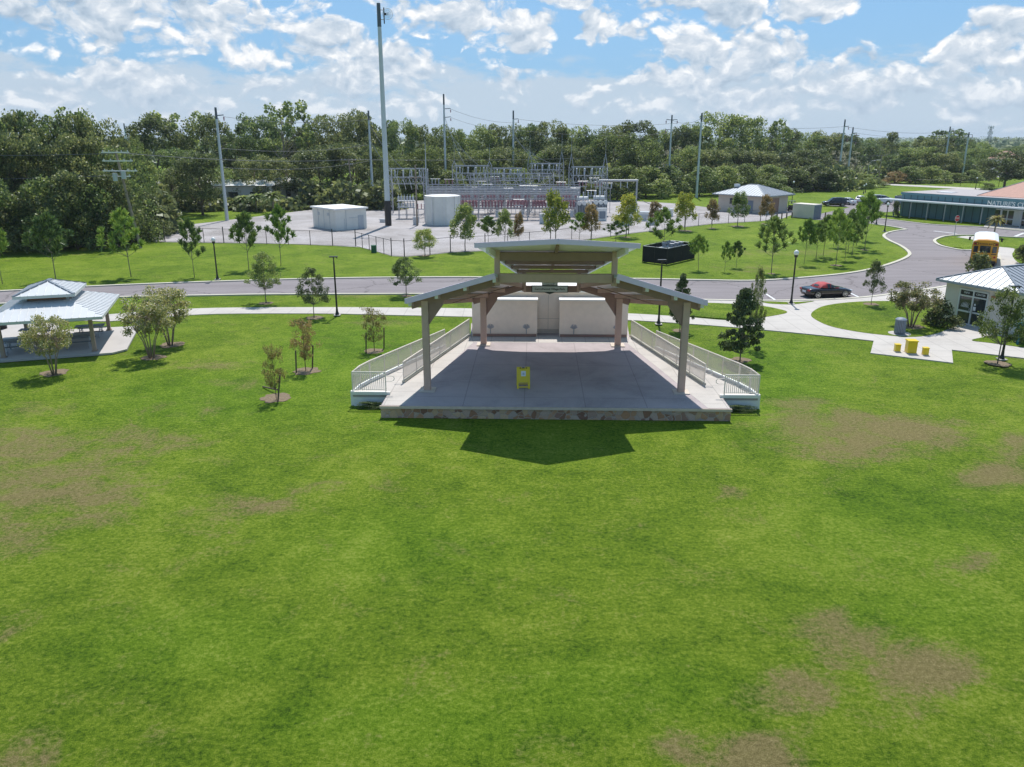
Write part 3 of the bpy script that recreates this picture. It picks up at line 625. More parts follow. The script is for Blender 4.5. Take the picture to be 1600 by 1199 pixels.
# centre roof: shallow gable tapering to the back, prow at the front
RF = {('c', 0): Vector((0, -.85, 8.98)), ('c', 1): Vector((0, 12.9, 5.72)), (-1, 0): Vector((-3.92, .62, 8.60)), (1, 0): Vector((3.92, .62, 8.60)), (-1, 1): Vector((-2.15, 12.9, 5.50)), (1, 1): Vector((2.15, 12.9, 5.50))}
for s in (-1, 1):
    c0, c1, e0, e1 = RF[('c', 0)], RF[('c', 1)], RF[(s, 0)], RF[(s, 1)]
    qq = [e0, c0, c1, e1] if s < 0 else [c0, e0, e1, c1]
    b = MB(); b.slab(qq, .10); ur = b.build("upper_roof", M['roofg'], cv)
    c = MB(); c.slab([p - Vector((0, 0, .105)) for p in qq], .02); c.build("roof_liner", M['under'], ur)
    c = MB()
    for k in range(1, 9):
        t = k / 9; c.bar(c0.lerp(e0, t) + Vector((0, 0, .02)), c1.lerp(e1, t) + Vector((0, 0, .02)), .035, .05)
    c.build("standing_seam", M['roofg'], ur)
    c = MB(); c.bar(c0 + Vector((0, -.02, -.08)), e0 + Vector((0, -.02, -.08)), .05, .24); c.build("fascia", M['fasc'], ur)
    a = Vector((s * 3.3, .7, 8.30)); z = Vector((s * 1.86, 12.7, 5.15)); b = MB(); b.bar(a, z, .16, .30); b.build("edge_beam", M['cap'], cv)
for t in (.0, .17, .36, .55, .74, .93):
    w_ = 1.0 + t * 12.0 if t else FW; hw = 3.2 - (w_ - .7) * .12; zz = 8.30 - (w_ - .7) * .2625
    b = MB(); b.bar((-hw, w_, zz - .08), (hw, w_, zz - .08), .18, .42 if t == 0 else .18); b.build("cross_beam", M['steelb'], cv)
b = MB(); b.bar((0, .0, 8.60), (0, 12.6, 5.42), .14, .22); b.build("ridge_beam", M['steelb'], cv)

# park sign on the rear tie beam
sg = thing("park_sign", "grey green shaped park name sign hung on the canopy's rear beam", "sign", SO + Vector((*rot2(-.1, 12.13, SR), 0)), SR)
b = MB(); b.box(0, 0, 4.335, 2.30, .05, .44); b.box(0, 0, 4.75, .98, .05, .44); b.add([(-.32, -.025, 4.12), (.32, -.025, 4.12), (0, -.025, 4.0), (-.32, .025, 4.12), (.32, .025, 4.12), (0, .025, 4.0)], [(0, 2, 1), (3, 4, 5), (0, 3, 5, 2), (2, 5, 4, 1)])
b.build("border", M['signk'], sg, bevel=.01)
b = MB(); b.box(0, -.035, 4.335, 2.20, .03, .34); b.box(0, -.034, 4.76, .88, .03, .36); b.build("sign_face", M['signg'], sg, bevel=.008)
text("Carrollwood Village Park", "lettering", .185, M['black'], sg, (0, -.055, 4.335), (R(90), 0, 0), .004)
text("Hillsborough", "lettering", .135, M['black'], sg, (0, -.054, 4.76), (R(90), 0, 0), .004)
text("County Florida", "lettering", .09, M['black'], sg, (0, -.054, 4.63), (R(90), 0, 0), .004)

# ------------------------------------------------------------------ railings
def railing(label, pts, zs, h=1.05, endloop=None, postgap=1.8):
    """pts in stage coordinates; zs = floor height at each point"""
    t = thing("railing", label, "railing", SO, SR, "ivory painted railings beside the stage ramps")
    P_ = [Vector((x, y, z)) for (x, y), z in zip(pts, zs)]
    top = MB(); top.tube([p + Vector((0, 0, h)) for p in P_], .035, 8); top.build("top_rail", M['rail'], t)
    lo = MB(); lo.tube([p + Vector((0, 0, .12)) for p in P_], .02, 6); lo.tube([p + Vector((0, 0, h - .12)) for p in P_], .018, 6); lo.build("lower_rail", M['rail'], t)
    bl = MB(); po = []
    for a, c in zip(P_[:-1], P_[1:]):
        n = max(1, int((c - a).length / .10))
        for k in range(n):
            p = a.lerp(c, k / n); bl.box(p.x, p.y, p.z + h / 2 + .03, .026, .026, h - .1)
        m_ = max(1, round((c - a).length / postgap))
        po += [a.lerp(c, k / m_) for k in range(m_)]
    po.append(P_[-1]); bl.build("balusters", M['rail'], t)
    for p in po:
        q = MB(); q.box(p.x, p.y, p.z + h / 2, .055, .055, h); q.build("post", M['rail'], t)
    if endloop:
        for (e, dx, dy) in endloop:
            e = Vector(e); q = MB(); ang = [i * math.pi / 6 for i in range(7)]
            q.tube([e + Vector((0, 0, .86))] + [e + Vector((dx, dy, 0)) * (.3 + .14 * math.sin(a)) + Vector((0, 0, .72 + .14 * math.cos(a))) for a in ang] + [e + Vector((0, 0, .58))], .02, 6)
            q.build("end_loop", M['rail'], t)
    return t
for s, nm in ((-1, "left"), (1, "right")):
    k = DZ + .14
    railing(f"long outer ivory railing of the {nm} ramp, turning round the landing corner", [(s * 8.72, 1.84), (s * 10.45, 1.84), (s * 10.3, 3.0), (s * 9.98, 4.0), (s * 7.0, 14.0)], [k, k, k, k, .2], endloop=[((s * 8.7, 1.84, k), -s, .0)])
    railing(f"inner ivory railing between the stage deck and the {nm} ramp", [(s * 8.14, 4.0), (s * 5.42, 14.7)], [DZ + .1, DZ + .1], endloop=[((s * 8.14, 4.0, DZ), s * .9, -.2)])

# yellow barricade sign on the deck
yb = thing("folding_barricade", "yellow folding floor sign with white notice, standing on the stage deck", "floor sign", Vector((.60, 40.55, DZ)), R(2))
for s, nm in ((-1, "front_panel"), (1, "rear_panel")):
    b = MB(); H_, w = 1.12, .35; y0, y1 = s * .30, s * .035
    def pt(x, z, o=0): t = z / H_; return (x, (y0 + (y1 - y0) * t) + o, z)
    def pan(x0, x1, z0, z1, th=.025): b.hexa([pt(x0, z0, -th), pt(x1, z0, -th), pt(x1, z0, th), pt(x0, z0, th), pt(x0, z1, -th), pt(x1, z1, -th), pt(x1, z1, th), pt(x0, z1, th)])
    pan(-w, -w + .10, 0, H_); pan(w - .10, w, 0, H_); pan(-w + .1, w - .1, .31, 1.02); pan(-w + .1, w - .1, .06, .12); pan(-w + .1, -.10, 1.02, H_, .02); pan(.10, w - .1, 1.02, H_, .02); pan(-.1, .1, 1.02, 1.05)
    b.build(nm, M['yellow'], yb, bevel=.012)
b = MB(); b.box(-.17, -.06, 1.08, .06, .05, .05); b.box(.17, -.06, 1.08, .06, .05, .05); b.box(0, -.06, 1.085, .12, .05, .03); b.build("hinge", M['dark'], yb)
b = MB(); b.add([(-.125, -.168, .66), (.125, -.168, .66), (.125, -.105, .93), (-.125, -.105, .93)], [(0, 1, 2, 3)]); b.v = [(x, y - .02, z) for x, y, z in b.v]; no = b.build("notice", M['paper'], yb)
b = MB(); b.add([(-.05, -.152, .73), (.06, -.152, .73), (.06, -.122, .85), (-.05, -.122, .85)], [(0, 1, 2, 3)]); b.v = [(x, y - .043, z) for x, y, z in b.v]; b.build("print", M['grey'], no)
# clipped edging plants under the landings
# ------------------------------------------------------------------ tree kit: meshes in a unit box (height 1, crown width 1)
def leaf_mesh(name, C, S, rng, updir=None, aspect=1.0, material=None, droop=0.0):
    """one small quad per leaf clump: centres C (n,3), sizes S (n,), random tilt"""
    n = len(C); d = rng.normal(size=(n, 3))
    if updir is not None: d = d * (1 - updir[3]) * .8 + np.array(updir[:3]) * updir[3] * 1.6
    d /= np.linalg.norm(d, axis=1, keepdims=True)
    a = rng.normal(size=(n, 3)); u = np.cross(d, a); u /= np.linalg.norm(u, axis=1, keepdims=True) + 1e-9; w = np.cross(d, u)
    s1 = (S * .5)[:, None]; s2 = s1 * aspect
    V = np.stack([C - u * s1 - w * s2 * .55, C + u * s1 * .55 - w * s2, C + u * s1 + w * s2 * .6, C - u * s1 * .6 + w * s2], 1).reshape(-1, 3)
    m = bpy.data.meshes.new(name); m.vertices.add(4 * n); m.vertices.foreach_set('co', V.astype(np.float32).ravel())
    m.loops.add(4 * n); m.loops.foreach_set('vertex_index', np.arange(4 * n, dtype=np.int32))
    m.polygons.add(n); m.polygons.foreach_set('loop_start', np.arange(0, 4 * n, 4, dtype=np.int32)); m.polygons.foreach_set('loop_total', np.full(n, 4, dtype=np.int32))
    m.update(); m.validate(); m.materials.append(material); return m

def cluster_points(cent, rad, per, rng, squash=.75, shell=.5):
    P_ = []
    for c, r in zip(cent, rad):
        d = rng.normal(size=(per, 3)); d /= np.linalg.norm(d, axis=1, keepdims=True)
        q = d * (r * (shell + (1 - shell) * rng.random((per, 1)) ** .6)); q[:, 2] *= squash; P_.append(c + q)
    return np.concatenate(P_)

def limbs(b, cent, z0, zt, r0, rng, lean=0.0, every=1, n=5, wob=.02):
    """tapered trunk with limbs that run to the clump centres"""
    pts = []; k = 7
    for i in range(k + 1):
        t = i / k; pts.append((lean * t + rng.normal() * wob * (t > 0) * (t < 1), rng.normal() * wob * (t > 0) * (t < 1), zt * t))
    b.tube(pts, [r0 * (1 - .8 * i / k) for i in range(k + 1)], 7)
    for c in cent[::every]:
        zb = min(max(z0, c[2] - .18 - rng.random() * .12), zt * .95); i = min(k - 1, int(zb / zt * k)); f = zb / zt * k - i
        p = Vector(pts[i]).lerp(Vector(pts[i + 1]), f); c = Vector(c); mid = p.lerp(c, .5) + Vector((0, 0, -.015))
        rr = r0 * (1 - .8 * zb / zt) * .42; b.tube([p, mid, c], [rr, rr * .7, rr * .25], n, False)

PROT = {}
def proto(kind, var):
    key = (kind, var)
    if key in PROT: return PROT[key]
    rng = np.random.default_rng(hash((len(kind) * 31 + sum(map(ord, kind)), var)) % 2 ** 31 if False else sum(map(ord, kind)) * 101 + var * 7)
    tb = MB(); lm = None; bark = M['bark']
    def ell(n, z0, z1, rx, pw=.5, low=.0, prof=None):
        out = []
        for i in range(n):
            a = rng.random() * 6.283; t = rng.random(); z = z0 + (z1 - z0) * t
            rr = (prof(t) if prof else math.sqrt(max(0, 1 - (2 * t - 1) ** 2))) * rx * (rng.random() ** pw)
            out.append((math.cos(a) * rr, math.sin(a) * rr, z))
        return np.array(out)
    if kind == 'oak':        # broad old oak, lobed dome
        c = ell(46, .30, .93, .46, .30, prof=lambda t: (1 - max(0, t - .35) ** 2 * 1.9) ** .5 * (.72 + .5 * min(t, .5)))
        r = .085 + .06 * rng.random(len(c)); P_ = cluster_points(c, r, 200, rng)
        lm = leaf_mesh("crown", P_, .014 + .014 * rng.random(len(P_)), rng, (0, 0, 1, .35), material=L['oak']); limbs(tb, c, .16, .66, .024, rng, every=3)
    elif kind == 'laurel':   # dense tall, clumped, ragged top
        c = ell(52, .16, .93, .44, .35, prof=lambda t: .62 + .38 * math.sin(t * 3.1))
        r = .075 + .06 * rng.random(len(c)); P_ = cluster_points(c, r, 180, rng)
        lm = leaf_mesh("crown", P_, .014 + .014 * rng.random(len(P_)), rng, (0, 0, 1, .3), material=L['oak2']); limbs(tb, c, .08, .75, .020, rng, every=4)
    elif kind == 'open':     # tall open crown on visible limbs
        c = ell(30, .50, .95, .46, .25, prof=lambda t: .45 + .55 * math.sin(min(1, t * 1.1) * 2.6))
        r = .055 + .04 * rng.random(len(c)); P_ = cluster_points(c, r, 80, rng)
        lm = leaf_mesh("crown", P_, .018 + .014 * rng.random(len(P_)), rng, (0, 0, 1, .3), material=L['oak2']); limbs(tb, c, .35, .80, .022, rng, every=1); bark = M['barkg']
    elif kind == 'bush':
        c = ell(34, .08, .88, .44, .4, prof=lambda t: (1 - t ** 2.2) ** .5)
        r = .10 + .07 * rng.random(len(c)); P_ = cluster_points(c, r, 190, rng, .9)
        lm = leaf_mesh("crown", P_, .018 + .017 * rng.random(len(P_)), rng, (0, 0, 1, .3), material=L['oak2']); limbs(tb, c, .02, .5, .02, rng, every=6)
    elif kind == 'snag':     # grey, half bare
        c = ell(34, .30, .95, .45, .3); r = .04 + .04 * rng.random(len(c)); P_ = cluster_points(c, r, 34, rng)
        lm = leaf_mesh("crown", P_, .012 + .012 * rng.random(len(P_)), rng, material=L['grey']); limbs(tb, c, .12, .85, .020, rng, every=1); bark = M['barkg']
    elif kind == 'conifer':
        c = ell(46, .10, .97, .40, .35, prof=lambda t: 1 - t * .72); r = .07 + .04 * rng.random(len(c)); P_ = cluster_points(c, r, 90, rng, .8)
        lm = leaf_mesh("crown", P_, .018 + .012 * rng.random(len(P_)), rng, material=L['shrub']); limbs(tb, c, .05, .92, .018, rng, every=5)
    elif kind == 'pine':     # young slash pine: whorls of upswept branches with bottle-brush tufts
        cs = []; nb = 15 + (var % 3) * 3; z0 = .30 + .05 * (var % 3)
        lean = (.05, -.04, .08, -.02)[var % 4]
        for i in range(nb):
            t = (i + rng.random() * .6) / nb; z = z0 + (.90 - z0) * t; a = i * 2.4 + rng.random(); ln = (.46 * (1 - t ** 1.6) + .07) * (.65 + .5 * rng.random())
            for q in (.55, 1.0):
                cs.append((math.cos(a) * ln * q + lean * z, math.sin(a) * ln * q + lean * z * 0, z + ln * q * .32))
        cs += [(lean * .95, 0, .93), (lean * .9, 0, .86)]
        c = np.array(cs); P_ = []; D = []
        for q in c:
            k = 60; d = rng.normal(size=(k, 3)) * .7 + np.array([q[0] * 1.0, q[1] * 1.0, 1.1]); d /= np.linalg.norm(d, axis=1, keepdims=True)
            P_.append(q + d * (.018 + .045 * rng.random((k, 1))) * np.array([1.6, 1.6, .9])); D.append(d)
        P_ = np.concatenate(P_); D = np.concatenate(D); n = len(P_)
        a_ = rng.normal(size=(n, 3)); u = np.cross(D, a_); u /= np.linalg.norm(u, axis=1, keepdims=True); ln = (.040 + .018 * rng.random(n))[:, None]; wd = .0085
        D2 = D * np.array([1.5, 1.5, 1.0]); u2 = u * np.array([1.5, 1.5, 1.0])
        V = np.stack([P_ - D2 * ln - u2 * wd, P_ - D2 * ln + u2 * wd, P_ + D2 * ln + u2 * wd * .6, P_ + D2 * ln - u2 * wd * .6], 1).reshape(-1, 3)
        lm = leaf_mesh("crown", P_, np.ones(n), rng, material=L['pine'] if var % 2 else L['pineb']); lm.vertices.foreach_set('co', V.astype(np.float32).ravel()); lm.update()
        limbs(tb, c[1::2], .3, .92, .013, rng, lean=lean, every=1, wob=.004); bark = M['barkg']
    elif kind in ('maple', 'maple_yellow', 'maple_brown', 'maple_pale'):   # young upright oval
        c = ell(44, .34, .93, .40, .4, prof=lambda t: (1.0 - .55 * t) * (.75 + .25 * min(1, t * 5))); r = .07 + .06 * rng.random(len(c)); P_ = cluster_points(c, r, 90, rng, 1.0, .25)
        lm = leaf_mesh("crown", P_, .020 + .016 * rng.random(len(P_)), rng, material={'maple': L['oak2'], 'maple_yellow': L['yel'], 'maple_brown': L['brown'], 'maple_pale': L['cher']}[kind]); limbs(tb, c, .26, .85, .014, rng, every=2, wob=.005); bark = M['barkg']
    elif kind == 'crape':    # several pale stems, spreading crown with whitish flowers
        c = ell(64, .40, .93, .46, .38, prof=lambda t: (1 - t * .6) ** .5 * min(1, .5 + t * 3)); r = .06 + .06 * rng.random(len(c)); P_ = cluster_points(c, r, 95, rng, .8, .2)
        lm = leaf_mesh("crown", P_, .015 + .013 * rng.random(len(P_)), rng, (0, 0, 1, .3), material=L['crape'] if var % 2 == 0 else L['crape2']); bark = M['barkp']
        for k in range(6):
            a = k * 1.05 + rng.random() * .5; base = Vector((math.cos(a) * .035, math.sin(a) * .035, 0)); mid = Vector((math.cos(a) * .10, math.sin(a) * .10, .28)); top = Vector((math.cos(a) * .26, math.sin(a) * .26, .60))
            tb.tube([base, mid, top], [.013, .009, .005], 6)
            for cc_ in c[k::6]: tb.tube([mid.lerp(top, .4), top.lerp(Vector(cc_), .3), Vector(cc_)], [.006, .004, .002], 4, False)
    elif kind == 'magnolia':
        c = ell(130, .20, .95, .42, .42, prof=lambda t: (1 - t) ** .75 * 1.0 * min(1, .7 + t * 3) + .07); r = .05 + .04 * rng.random(len(c)); P_ = cluster_points(c, r, 84, rng, .55, .2)
        lm = leaf_mesh("crown", P_, .017 + .013 * rng.random(len(P_)), rng, material=L['mag']); limbs(tb, c, .12, .93, .013, rng, every=3, wob=.004); bark = M['barkg']
    elif kind == 'liveoak':  # young live oak, layered dark
        c = ell(56, .34, .93, .45, .4, prof=lambda t: (1 - t) ** .55 * (.85 + .3 * t) + .08); r = .06 + .06 * rng.random(len(c)); P_ = cluster_points(c, r, 110, rng, .65, .25)
        lm = leaf_mesh("crown", P_, .013 + .012 * rng.random(len(P_)), rng, (0, 0, 1, .3), material=L['oak'] if var % 2 else L['oak2']); limbs(tb, c, .26, .90, .012, rng, every=1, wob=.004); bark = M['barkg']
    elif kind == 'sapling':  # slim staked tree with thin foliage
        c = ell(46, .26, .94, .40, .5, prof=lambda t: .55 + .5 * math.sin(min(1, t * 1.2) * 2.8)); r = .07 + .06 * rng.random(len(c)); P_ = cluster_points(c, r, 64, rng, .7, .2)
        lm = leaf_mesh("crown", P_, .016 + .012 * rng.random(len(P_)), rng, material=L['olive'] if var % 2 == 0 else L['oak2']); limbs(tb, c, .2, .93, .012, rng, every=1, wob=.004)
    elif kind in ('palm', 'cycad'):
        P_ = []; q = MB(); nf = 34
        for i in range(nf):
            a = i * 2.4; e = -.5 + 1.7 * (i / nf); ln = .36 + .12 * rng.random(); zc = .66; pr = None
            for j in range(7):
                t = j / 6; x = math.cos(e) * ln * t; z = zc + math.sin(e) * ln * t * .75 - t * t * .16
                p = Vector((math.cos(a) * x, math.sin(a) * x, z)); w = Vector((-math.sin(a), math.cos(a), 0)) * (.05 + .02 * math.sin(t * 3.1)) * (1.15 - t)
                if pr: q.add([pr[0] - pr[1], pr[0], p, p - w], [(0, 1, 2, 3)]); q.add([pr[0], pr[0] + pr[1] + Vector((0, 0, -.02)), p + w + Vector((0, 0, -.02)), p], [(0, 1, 2, 3)])
                pr = (p, w)
        lm = q.mesh("crown"); lm.materials.append(L['oak2']); tb.tube([(0, 0, 0), (.01, 0, .35), (0, 0, .68)], [.035, .028, .03], 8); bark = M['barkg']
    elif kind == 'shrub':
        c = ell(26, .15, .80, .40, .5, prof=lambda t: (1 - t ** 2) ** .5); r = .12 + .06 * rng.random(len(c)); P_ = cluster_points(c, r, 60, rng, 1.0)
        lm = leaf_mesh("crown", P_, .04 + .03 * rng.random(len(P_)), rng, material=L['shrub']); limbs(tb, c, .02, .5, .02, rng, every=4)
    # dead centre the crown box is 1 wide and 1 high
    tm = tb.mesh("trunk"); tm.materials.append(bark); tm.shade_smooth()
    PROT[key] = (lm, tm); return PROT[key]
LEAFSWAP = {}
def place(kind, var, loc, h, w, label, group=None, name=None, leaves=None, cat="tree", rz=None, _r=random.Random(5)):
    lm, tm = proto(kind, var)
    if leaves:
        k = (kind, var, leaves)
        if k not in LEAFSWAP:
            l2 = lm.copy(); l2.materials.clear(); l2.materials.append(L[leaves]); LEAFSWAP[k] = l2
        lm = LEAFSWAP[k]
    t = thing(name or "tree", label, cat, loc, _r.random() * 6.28 if rz is None else rz, group); t.scale = (w, w, h)
    for nm, me in (("crown", lm), ("trunk", tm)):
        o = bpy.data.objects.new(nm, me); COL.objects.link(o); o.parent = t
    return t
def tree(kind, var, bx, by, ty, wpx, label, group=None, name=None, leaves=None, cat="tree", rz=None):
    g = G(bx, by); p = Z(bx, ty, g.y); t = g.y / (CP + (599.5 - by) / F * SP); return place(kind, var, g, p.z, wpx / F * t, label, group, name, leaves, cat, rz)

YP = "young pines on the park lawn"
for i, (k, v, bx, by, ty, w, lb) in enumerate([
    ('pine', 0, 205, 433, 326, 58, "young pine standing in front of the leaning wooden utility pole at the left"),
    ('pine', 1, 88, 441, 334, 62, "bushy young pine rising behind the picnic shelter's cupola"),
    ('pine', 2, 4, 444, 344, 46, "young pine cut by the left edge of the photo"),
    ('pine', 3, 304, 434, 341, 42, "thin dark young pine to the left of the globe lamp across the road"),
    ('pine', 1, 389, 422, 332, 46, "young pine behind the round oak, left of two before the gravel yard"),
    ('pine', 0, 439, 416, 320, 44, "bright young pine, right one of the two in front of the gravel yard"),
    ('pine', 3, 1205, 428, 338, 54, "taller forked young pine alone on the lawn between the enclosure and the pine group"),
    ('pine', 2, 1091, 423, 367, 30, "small young pine at the right corner of the black screened enclosure"),
    ('pine', 0, 1132, 425, 377, 20, "smallest pine sapling with a thin straight stem on the right lawn"),
    ('pine', 1, 1150, 419, 377, 24, "small pine sapling with a tilted stem on the right lawn"),
    ('pine', 2, 1256, 414, 342, 28, "slim young pine, leftmost of the pine group by the road bend"),
    ('pine', 1, 1275, 405, 348, 32, "low young pine, second from the left in the pine group"),
    ('pine', 3, 1286, 401, 336, 34, "dark young pine third from the left in the pine group"),
    ('pine', 0, 1306, 415, 328, 42, "nearest and broadest young pine of the pine group by the road bend"),
    ('pine', 2, 1320, 407, 346, 32, "young pine just right of the nearest one in the pine group"),
    ('pine', 1, 1331, 400, 348, 34, "dense short pine in the right half of the pine group"),
    ('pine', 3, 1325, 393, 330, 30, "young pine standing behind the dense short one in the pine group"),
    ('pine', 0, 1351, 391, 300, 46, "tallest young pine of the group, in front of the white vehicles"),
    ('pine', 1, 1347, 376, 308, 36, "tall pine at the back of the group beside the parking area"),
    ('pine', 2, 1302, 386, 326, 26, "narrow pine at the back left of the pine group"),
    ('pine', 0, 1338, 384, 318, 32, "pine half hidden in the middle of the pine group"),
    ('pine', 3, 1036, 402, 324, 46, "tall thin young pine behind the black screened enclosure"),
    ('pine', 1, 763, 384, 338, 34, "small dark pine behind the stage roof beside the yard fence"),
    ('pine', 0, 905, 378, 332, 34, "small spiky pine behind the middle of the stage roof"),
    ('pine', 3, 962, 378, 345, 34, "low bushy pine behind the right end of the stage roof")]):
    tree(k, v, bx, by, ty, w, lb, YP, "pine_tree")
YT = "young trees along the substation fence"
for k, v, bx, by, ty, w, lb in [
    ('maple_pale', 1, 664, 401, 355, 50, "pale flowering young tree in front of the gravel yard left of the stage roof"),
    ('maple', 0, 727, 393, 318, 62, "full green young tree just left of the stage roof"),
    ('maple', 2, 789, 386, 326, 40, "olive green young tree behind the left part of the stage roof"),
    ('maple_brown', 1, 811, 384, 330, 26, "thin dark rusty tree behind the stage roof"),
    ('maple_yellow', 0, 868, 385, 296, 62, "tree with bright yellow top behind the middle of the stage roof"),
    ('maple_brown', 2, 923, 378, 316, 40, "brownish young tree to the right of the yellow topped one"),
    ('maple_yellow', 1, 978, 371, 302, 60, "yellow green young tree behind the right end of the stage roof"),
    ('maple_brown', 0, 1023, 361, 313, 32, "sparse brown young tree above the black screened enclosure"),
    ('maple_yellow', 2, 1070, 361, 298, 48, "bright yellow green young tree left of the tan pump building"),
    ('maple_brown', 1, 1112, 357, 309, 30, "reddish brown young tree at the left corner of the tan pump building"),
    ('maple', 1, 1152, 354, 300, 46, "light green young tree in front of the tan pump building"),
    ('maple_brown', 0, 1196, 351, 303, 34, "orange brown young tree in front of the pump building's garage end")]:
    tree(k, v, bx, by, ty, w, lb, YT, "young_tree")
for k, v, bx, by, ty, w, nm, lb, lv in [
    ('liveoak', 0, 416, 474, 392, 68, "oak_tree", "round young oak between road and path, left of the black post lamp", 'oak2'),
    ('liveoak', 1, 491, 497, 416, 62, "oak_tree", "dark young oak at the path edge beside the black post lamp", None),
    ('liveoak', 2, 635, 463, 400, 62, "oak_tree", "layered young oak by the road near the left roof wing", 'oak2'),
    ('liveoak', 3, 1361, 478, 404, 42, "oak_tree", "slim young oak on the round lawn beside the parked convertible", None),
    ('magnolia', 0, 1156, 567, 446, 84, "magnolia_tree", "dense dark conical magnolia to the right of the stage", None),
    ('liveoak', 1, 1177, 543, 413, 34, "magnolia_tree", "narrow magnolia standing behind the dense conical one", None),
    ('magnolia', 2, 1062, 519, 426, 50, "magnolia_tree", "magnolia seen behind the right front post of the stage canopy", None),
    ('crape', 0, 85, 586, 490, 84, "crape_myrtle", "flowering crape myrtle in front of the picnic shelter", None),
    ('crape', 2, 237, 560, 458, 92, "crape_myrtle", "nearer crape myrtle of the pair right of the picnic shelter", None),
    ('crape', 4, 266, 540, 446, 88, "crape_myrtle", "farther crape myrtle of the pair right of the picnic shelter", None),
    ('crape', 1, 1423, 512, 436, 92, "crape_myrtle", "spreading crape myrtle on the round lawn by the info center", None),
    ('liveoak', 0, 1558, 571, 446, 90, "young_oak", "bright green tree in front of the info center doors", 'lime'),
    ('sapling', 0, 432, 626, 536, 46, "staked_sapling", "slim olive sapling nearest the lawn, a fallen stake at its foot", None),
    ('sapling', 2, 478, 580, 496, 56, "staked_sapling", "rusty orange sapling between its stakes, middle one left of the stage", 'brown'),
    ('sapling', 1, 585, 549, 478, 50, "staked_sapling", "green staked sapling nearest the left stage railing", 'olive')]:
    tree(k, v, bx, by, ty, w, lb, None, nm, lv)
for bx, by, rx in ((432, 622, 34), (478, 580, 32), (585, 549, 24), (85, 583, 30), (240, 559, 26), (268, 539, 28), (491, 497, 20), (416, 474, 16), (1062, 517, 18), (1157, 563, 24), (1361, 477, 17), (1425, 512, 26), (1558, 570, 26), (635, 463, 12), (664, 400, 12), (727, 392, 18), (1070, 361, 16), (1152, 354, 16), (1196, 350, 10), (1023, 362, 10), (1112, 357, 9), (978, 371, 12), (1306, 415, 14), (1205, 428, 9), (1351, 391, 9)):
    c = G(bx, by); r = (G(bx + rx, by) - c).length * .72; rr = random.Random(bx); n = 22
    o = flat("mulch_ring", [(c.x + math.cos(a) * r * rr.uniform(.75, 1.1), c.y + math.sin(a) * r * rr.uniform(.75, 1.1)) for a in [k * 2 * math.pi / n for k in range(n)]], .092 if by > 470 and bx > 1230 else .02, M['mulch'], "ring of brown mulch round a young tree's foot", thick=.03)
for bx, by, ty, dx, lb in ((434, 628, 586, 6, "leaning wooden stake tied to the nearest sapling"), (463, 583, 548, -2, "left wooden stake beside the rusty sapling"), (488, 576, 540, 2, "right wooden stake beside the rusty sapling"), (572, 552, 520, 0, "left wooden stake beside the green sapling"), (600, 545, 512, 0, "right wooden stake beside the green sapling")):
    a = G(bx, by); z = Z(bx, ty, a.y); tag(MB().tube([a - Vector((0, 0, .05)), (z.x + dx * .02, a.y, z.z)], .045, 7).build("tree_stake", M['bark']), lb, "stake", "stakes holding the saplings")
a = G(434, 616); c = G(411, 606); tag(MB().tube([a + Vector((0, 0, .25)), c + Vector((0, 0, .06))], .045, 7).build("tree_stake", M['bark']), "stake lying aslant on the mulch of the nearest sapling", "stake", "stakes holding the saplings")
# shrubs
for v, bx, by, ty, w, lb in ((0, 1466, 512, 463, 44, "tall dark shrub at the left corner of the info center"), (1, 1488, 516, 490, 34, "low dark shrub beside the info center door"), (2, 1452, 508, 484, 26, "dark shrub at the foot of the crape myrtle"),
    (3, 1530, 432, 388, 48, "leafy shrub hiding the rear wheels of the school bus"), (0, 1594, 538, 505, 34, "dark shrub under the info center side wall"), (1, 1598, 412, 378, 34, "dark bush at the right edge beyond the info center roof"), (2, 1398, 341, 312, 17, "small upright shrub at the left end of the teal building")):
    tree('shrub', v, bx, by, ty, w, lb, None, "shrub", 'mag' if v == 0 else None, "shrub")
tree('palm', 1, 1552, 373, 326, 34, "shaggy palm before the teal building's doors, behind the bus roof", None, "palm_tree", 'olive', rz=1.0)
for s, nm in ((-1, "left"), (1, "right")):
    c = SO + Vector((*rot2(s * 9.5, 1.45, SR), 0)); place('bush', 2, c, .38, 1.0, f"low green edging plants under the {nm} ramp landing", "edging plants under the landings", "edging_plant", 'oak2', "plant", rz=SR).scale = (2.1, .6, .40)

# ------------------------------------------------------------------ woods: every tree its own thing
SKY_ = [(-120, 168), (0, 171), (60, 172), (120, 176), (150, 182), (172, 200), (205, 210), (222, 184), (262, 176), (300, 186), (330, 182), (350, 205), (385, 186), (410, 170), (440, 163), (470, 176), (490, 200), (515, 180), (540, 176), (580, 186), (612, 190), (650, 197), (700, 200), (740, 207), (760, 200), (800, 194), (850, 192), (885, 198), (925, 212), (960, 198), (1000, 192), (1020, 208), (1060, 202), (1100, 196), (1130, 180), (1160, 186), (1200, 190), (1222, 200), (1250, 211), (1300, 210), (1330, 215), (1360, 219), (1395, 213), (1420, 224), (1440, 222), (1470, 209), (1490, 207), (1510, 213), (1530, 224), (1560, 224), (1600, 219), (1700, 218)]
def sky_at(px):
    for (a, ya), (b_, yb_) in zip(SKY_[:-1], SKY_[1:]):
        if a <= px <= b_: return ya + (yb_ - ya) * (px - a) / (b_ - a)
    return 215
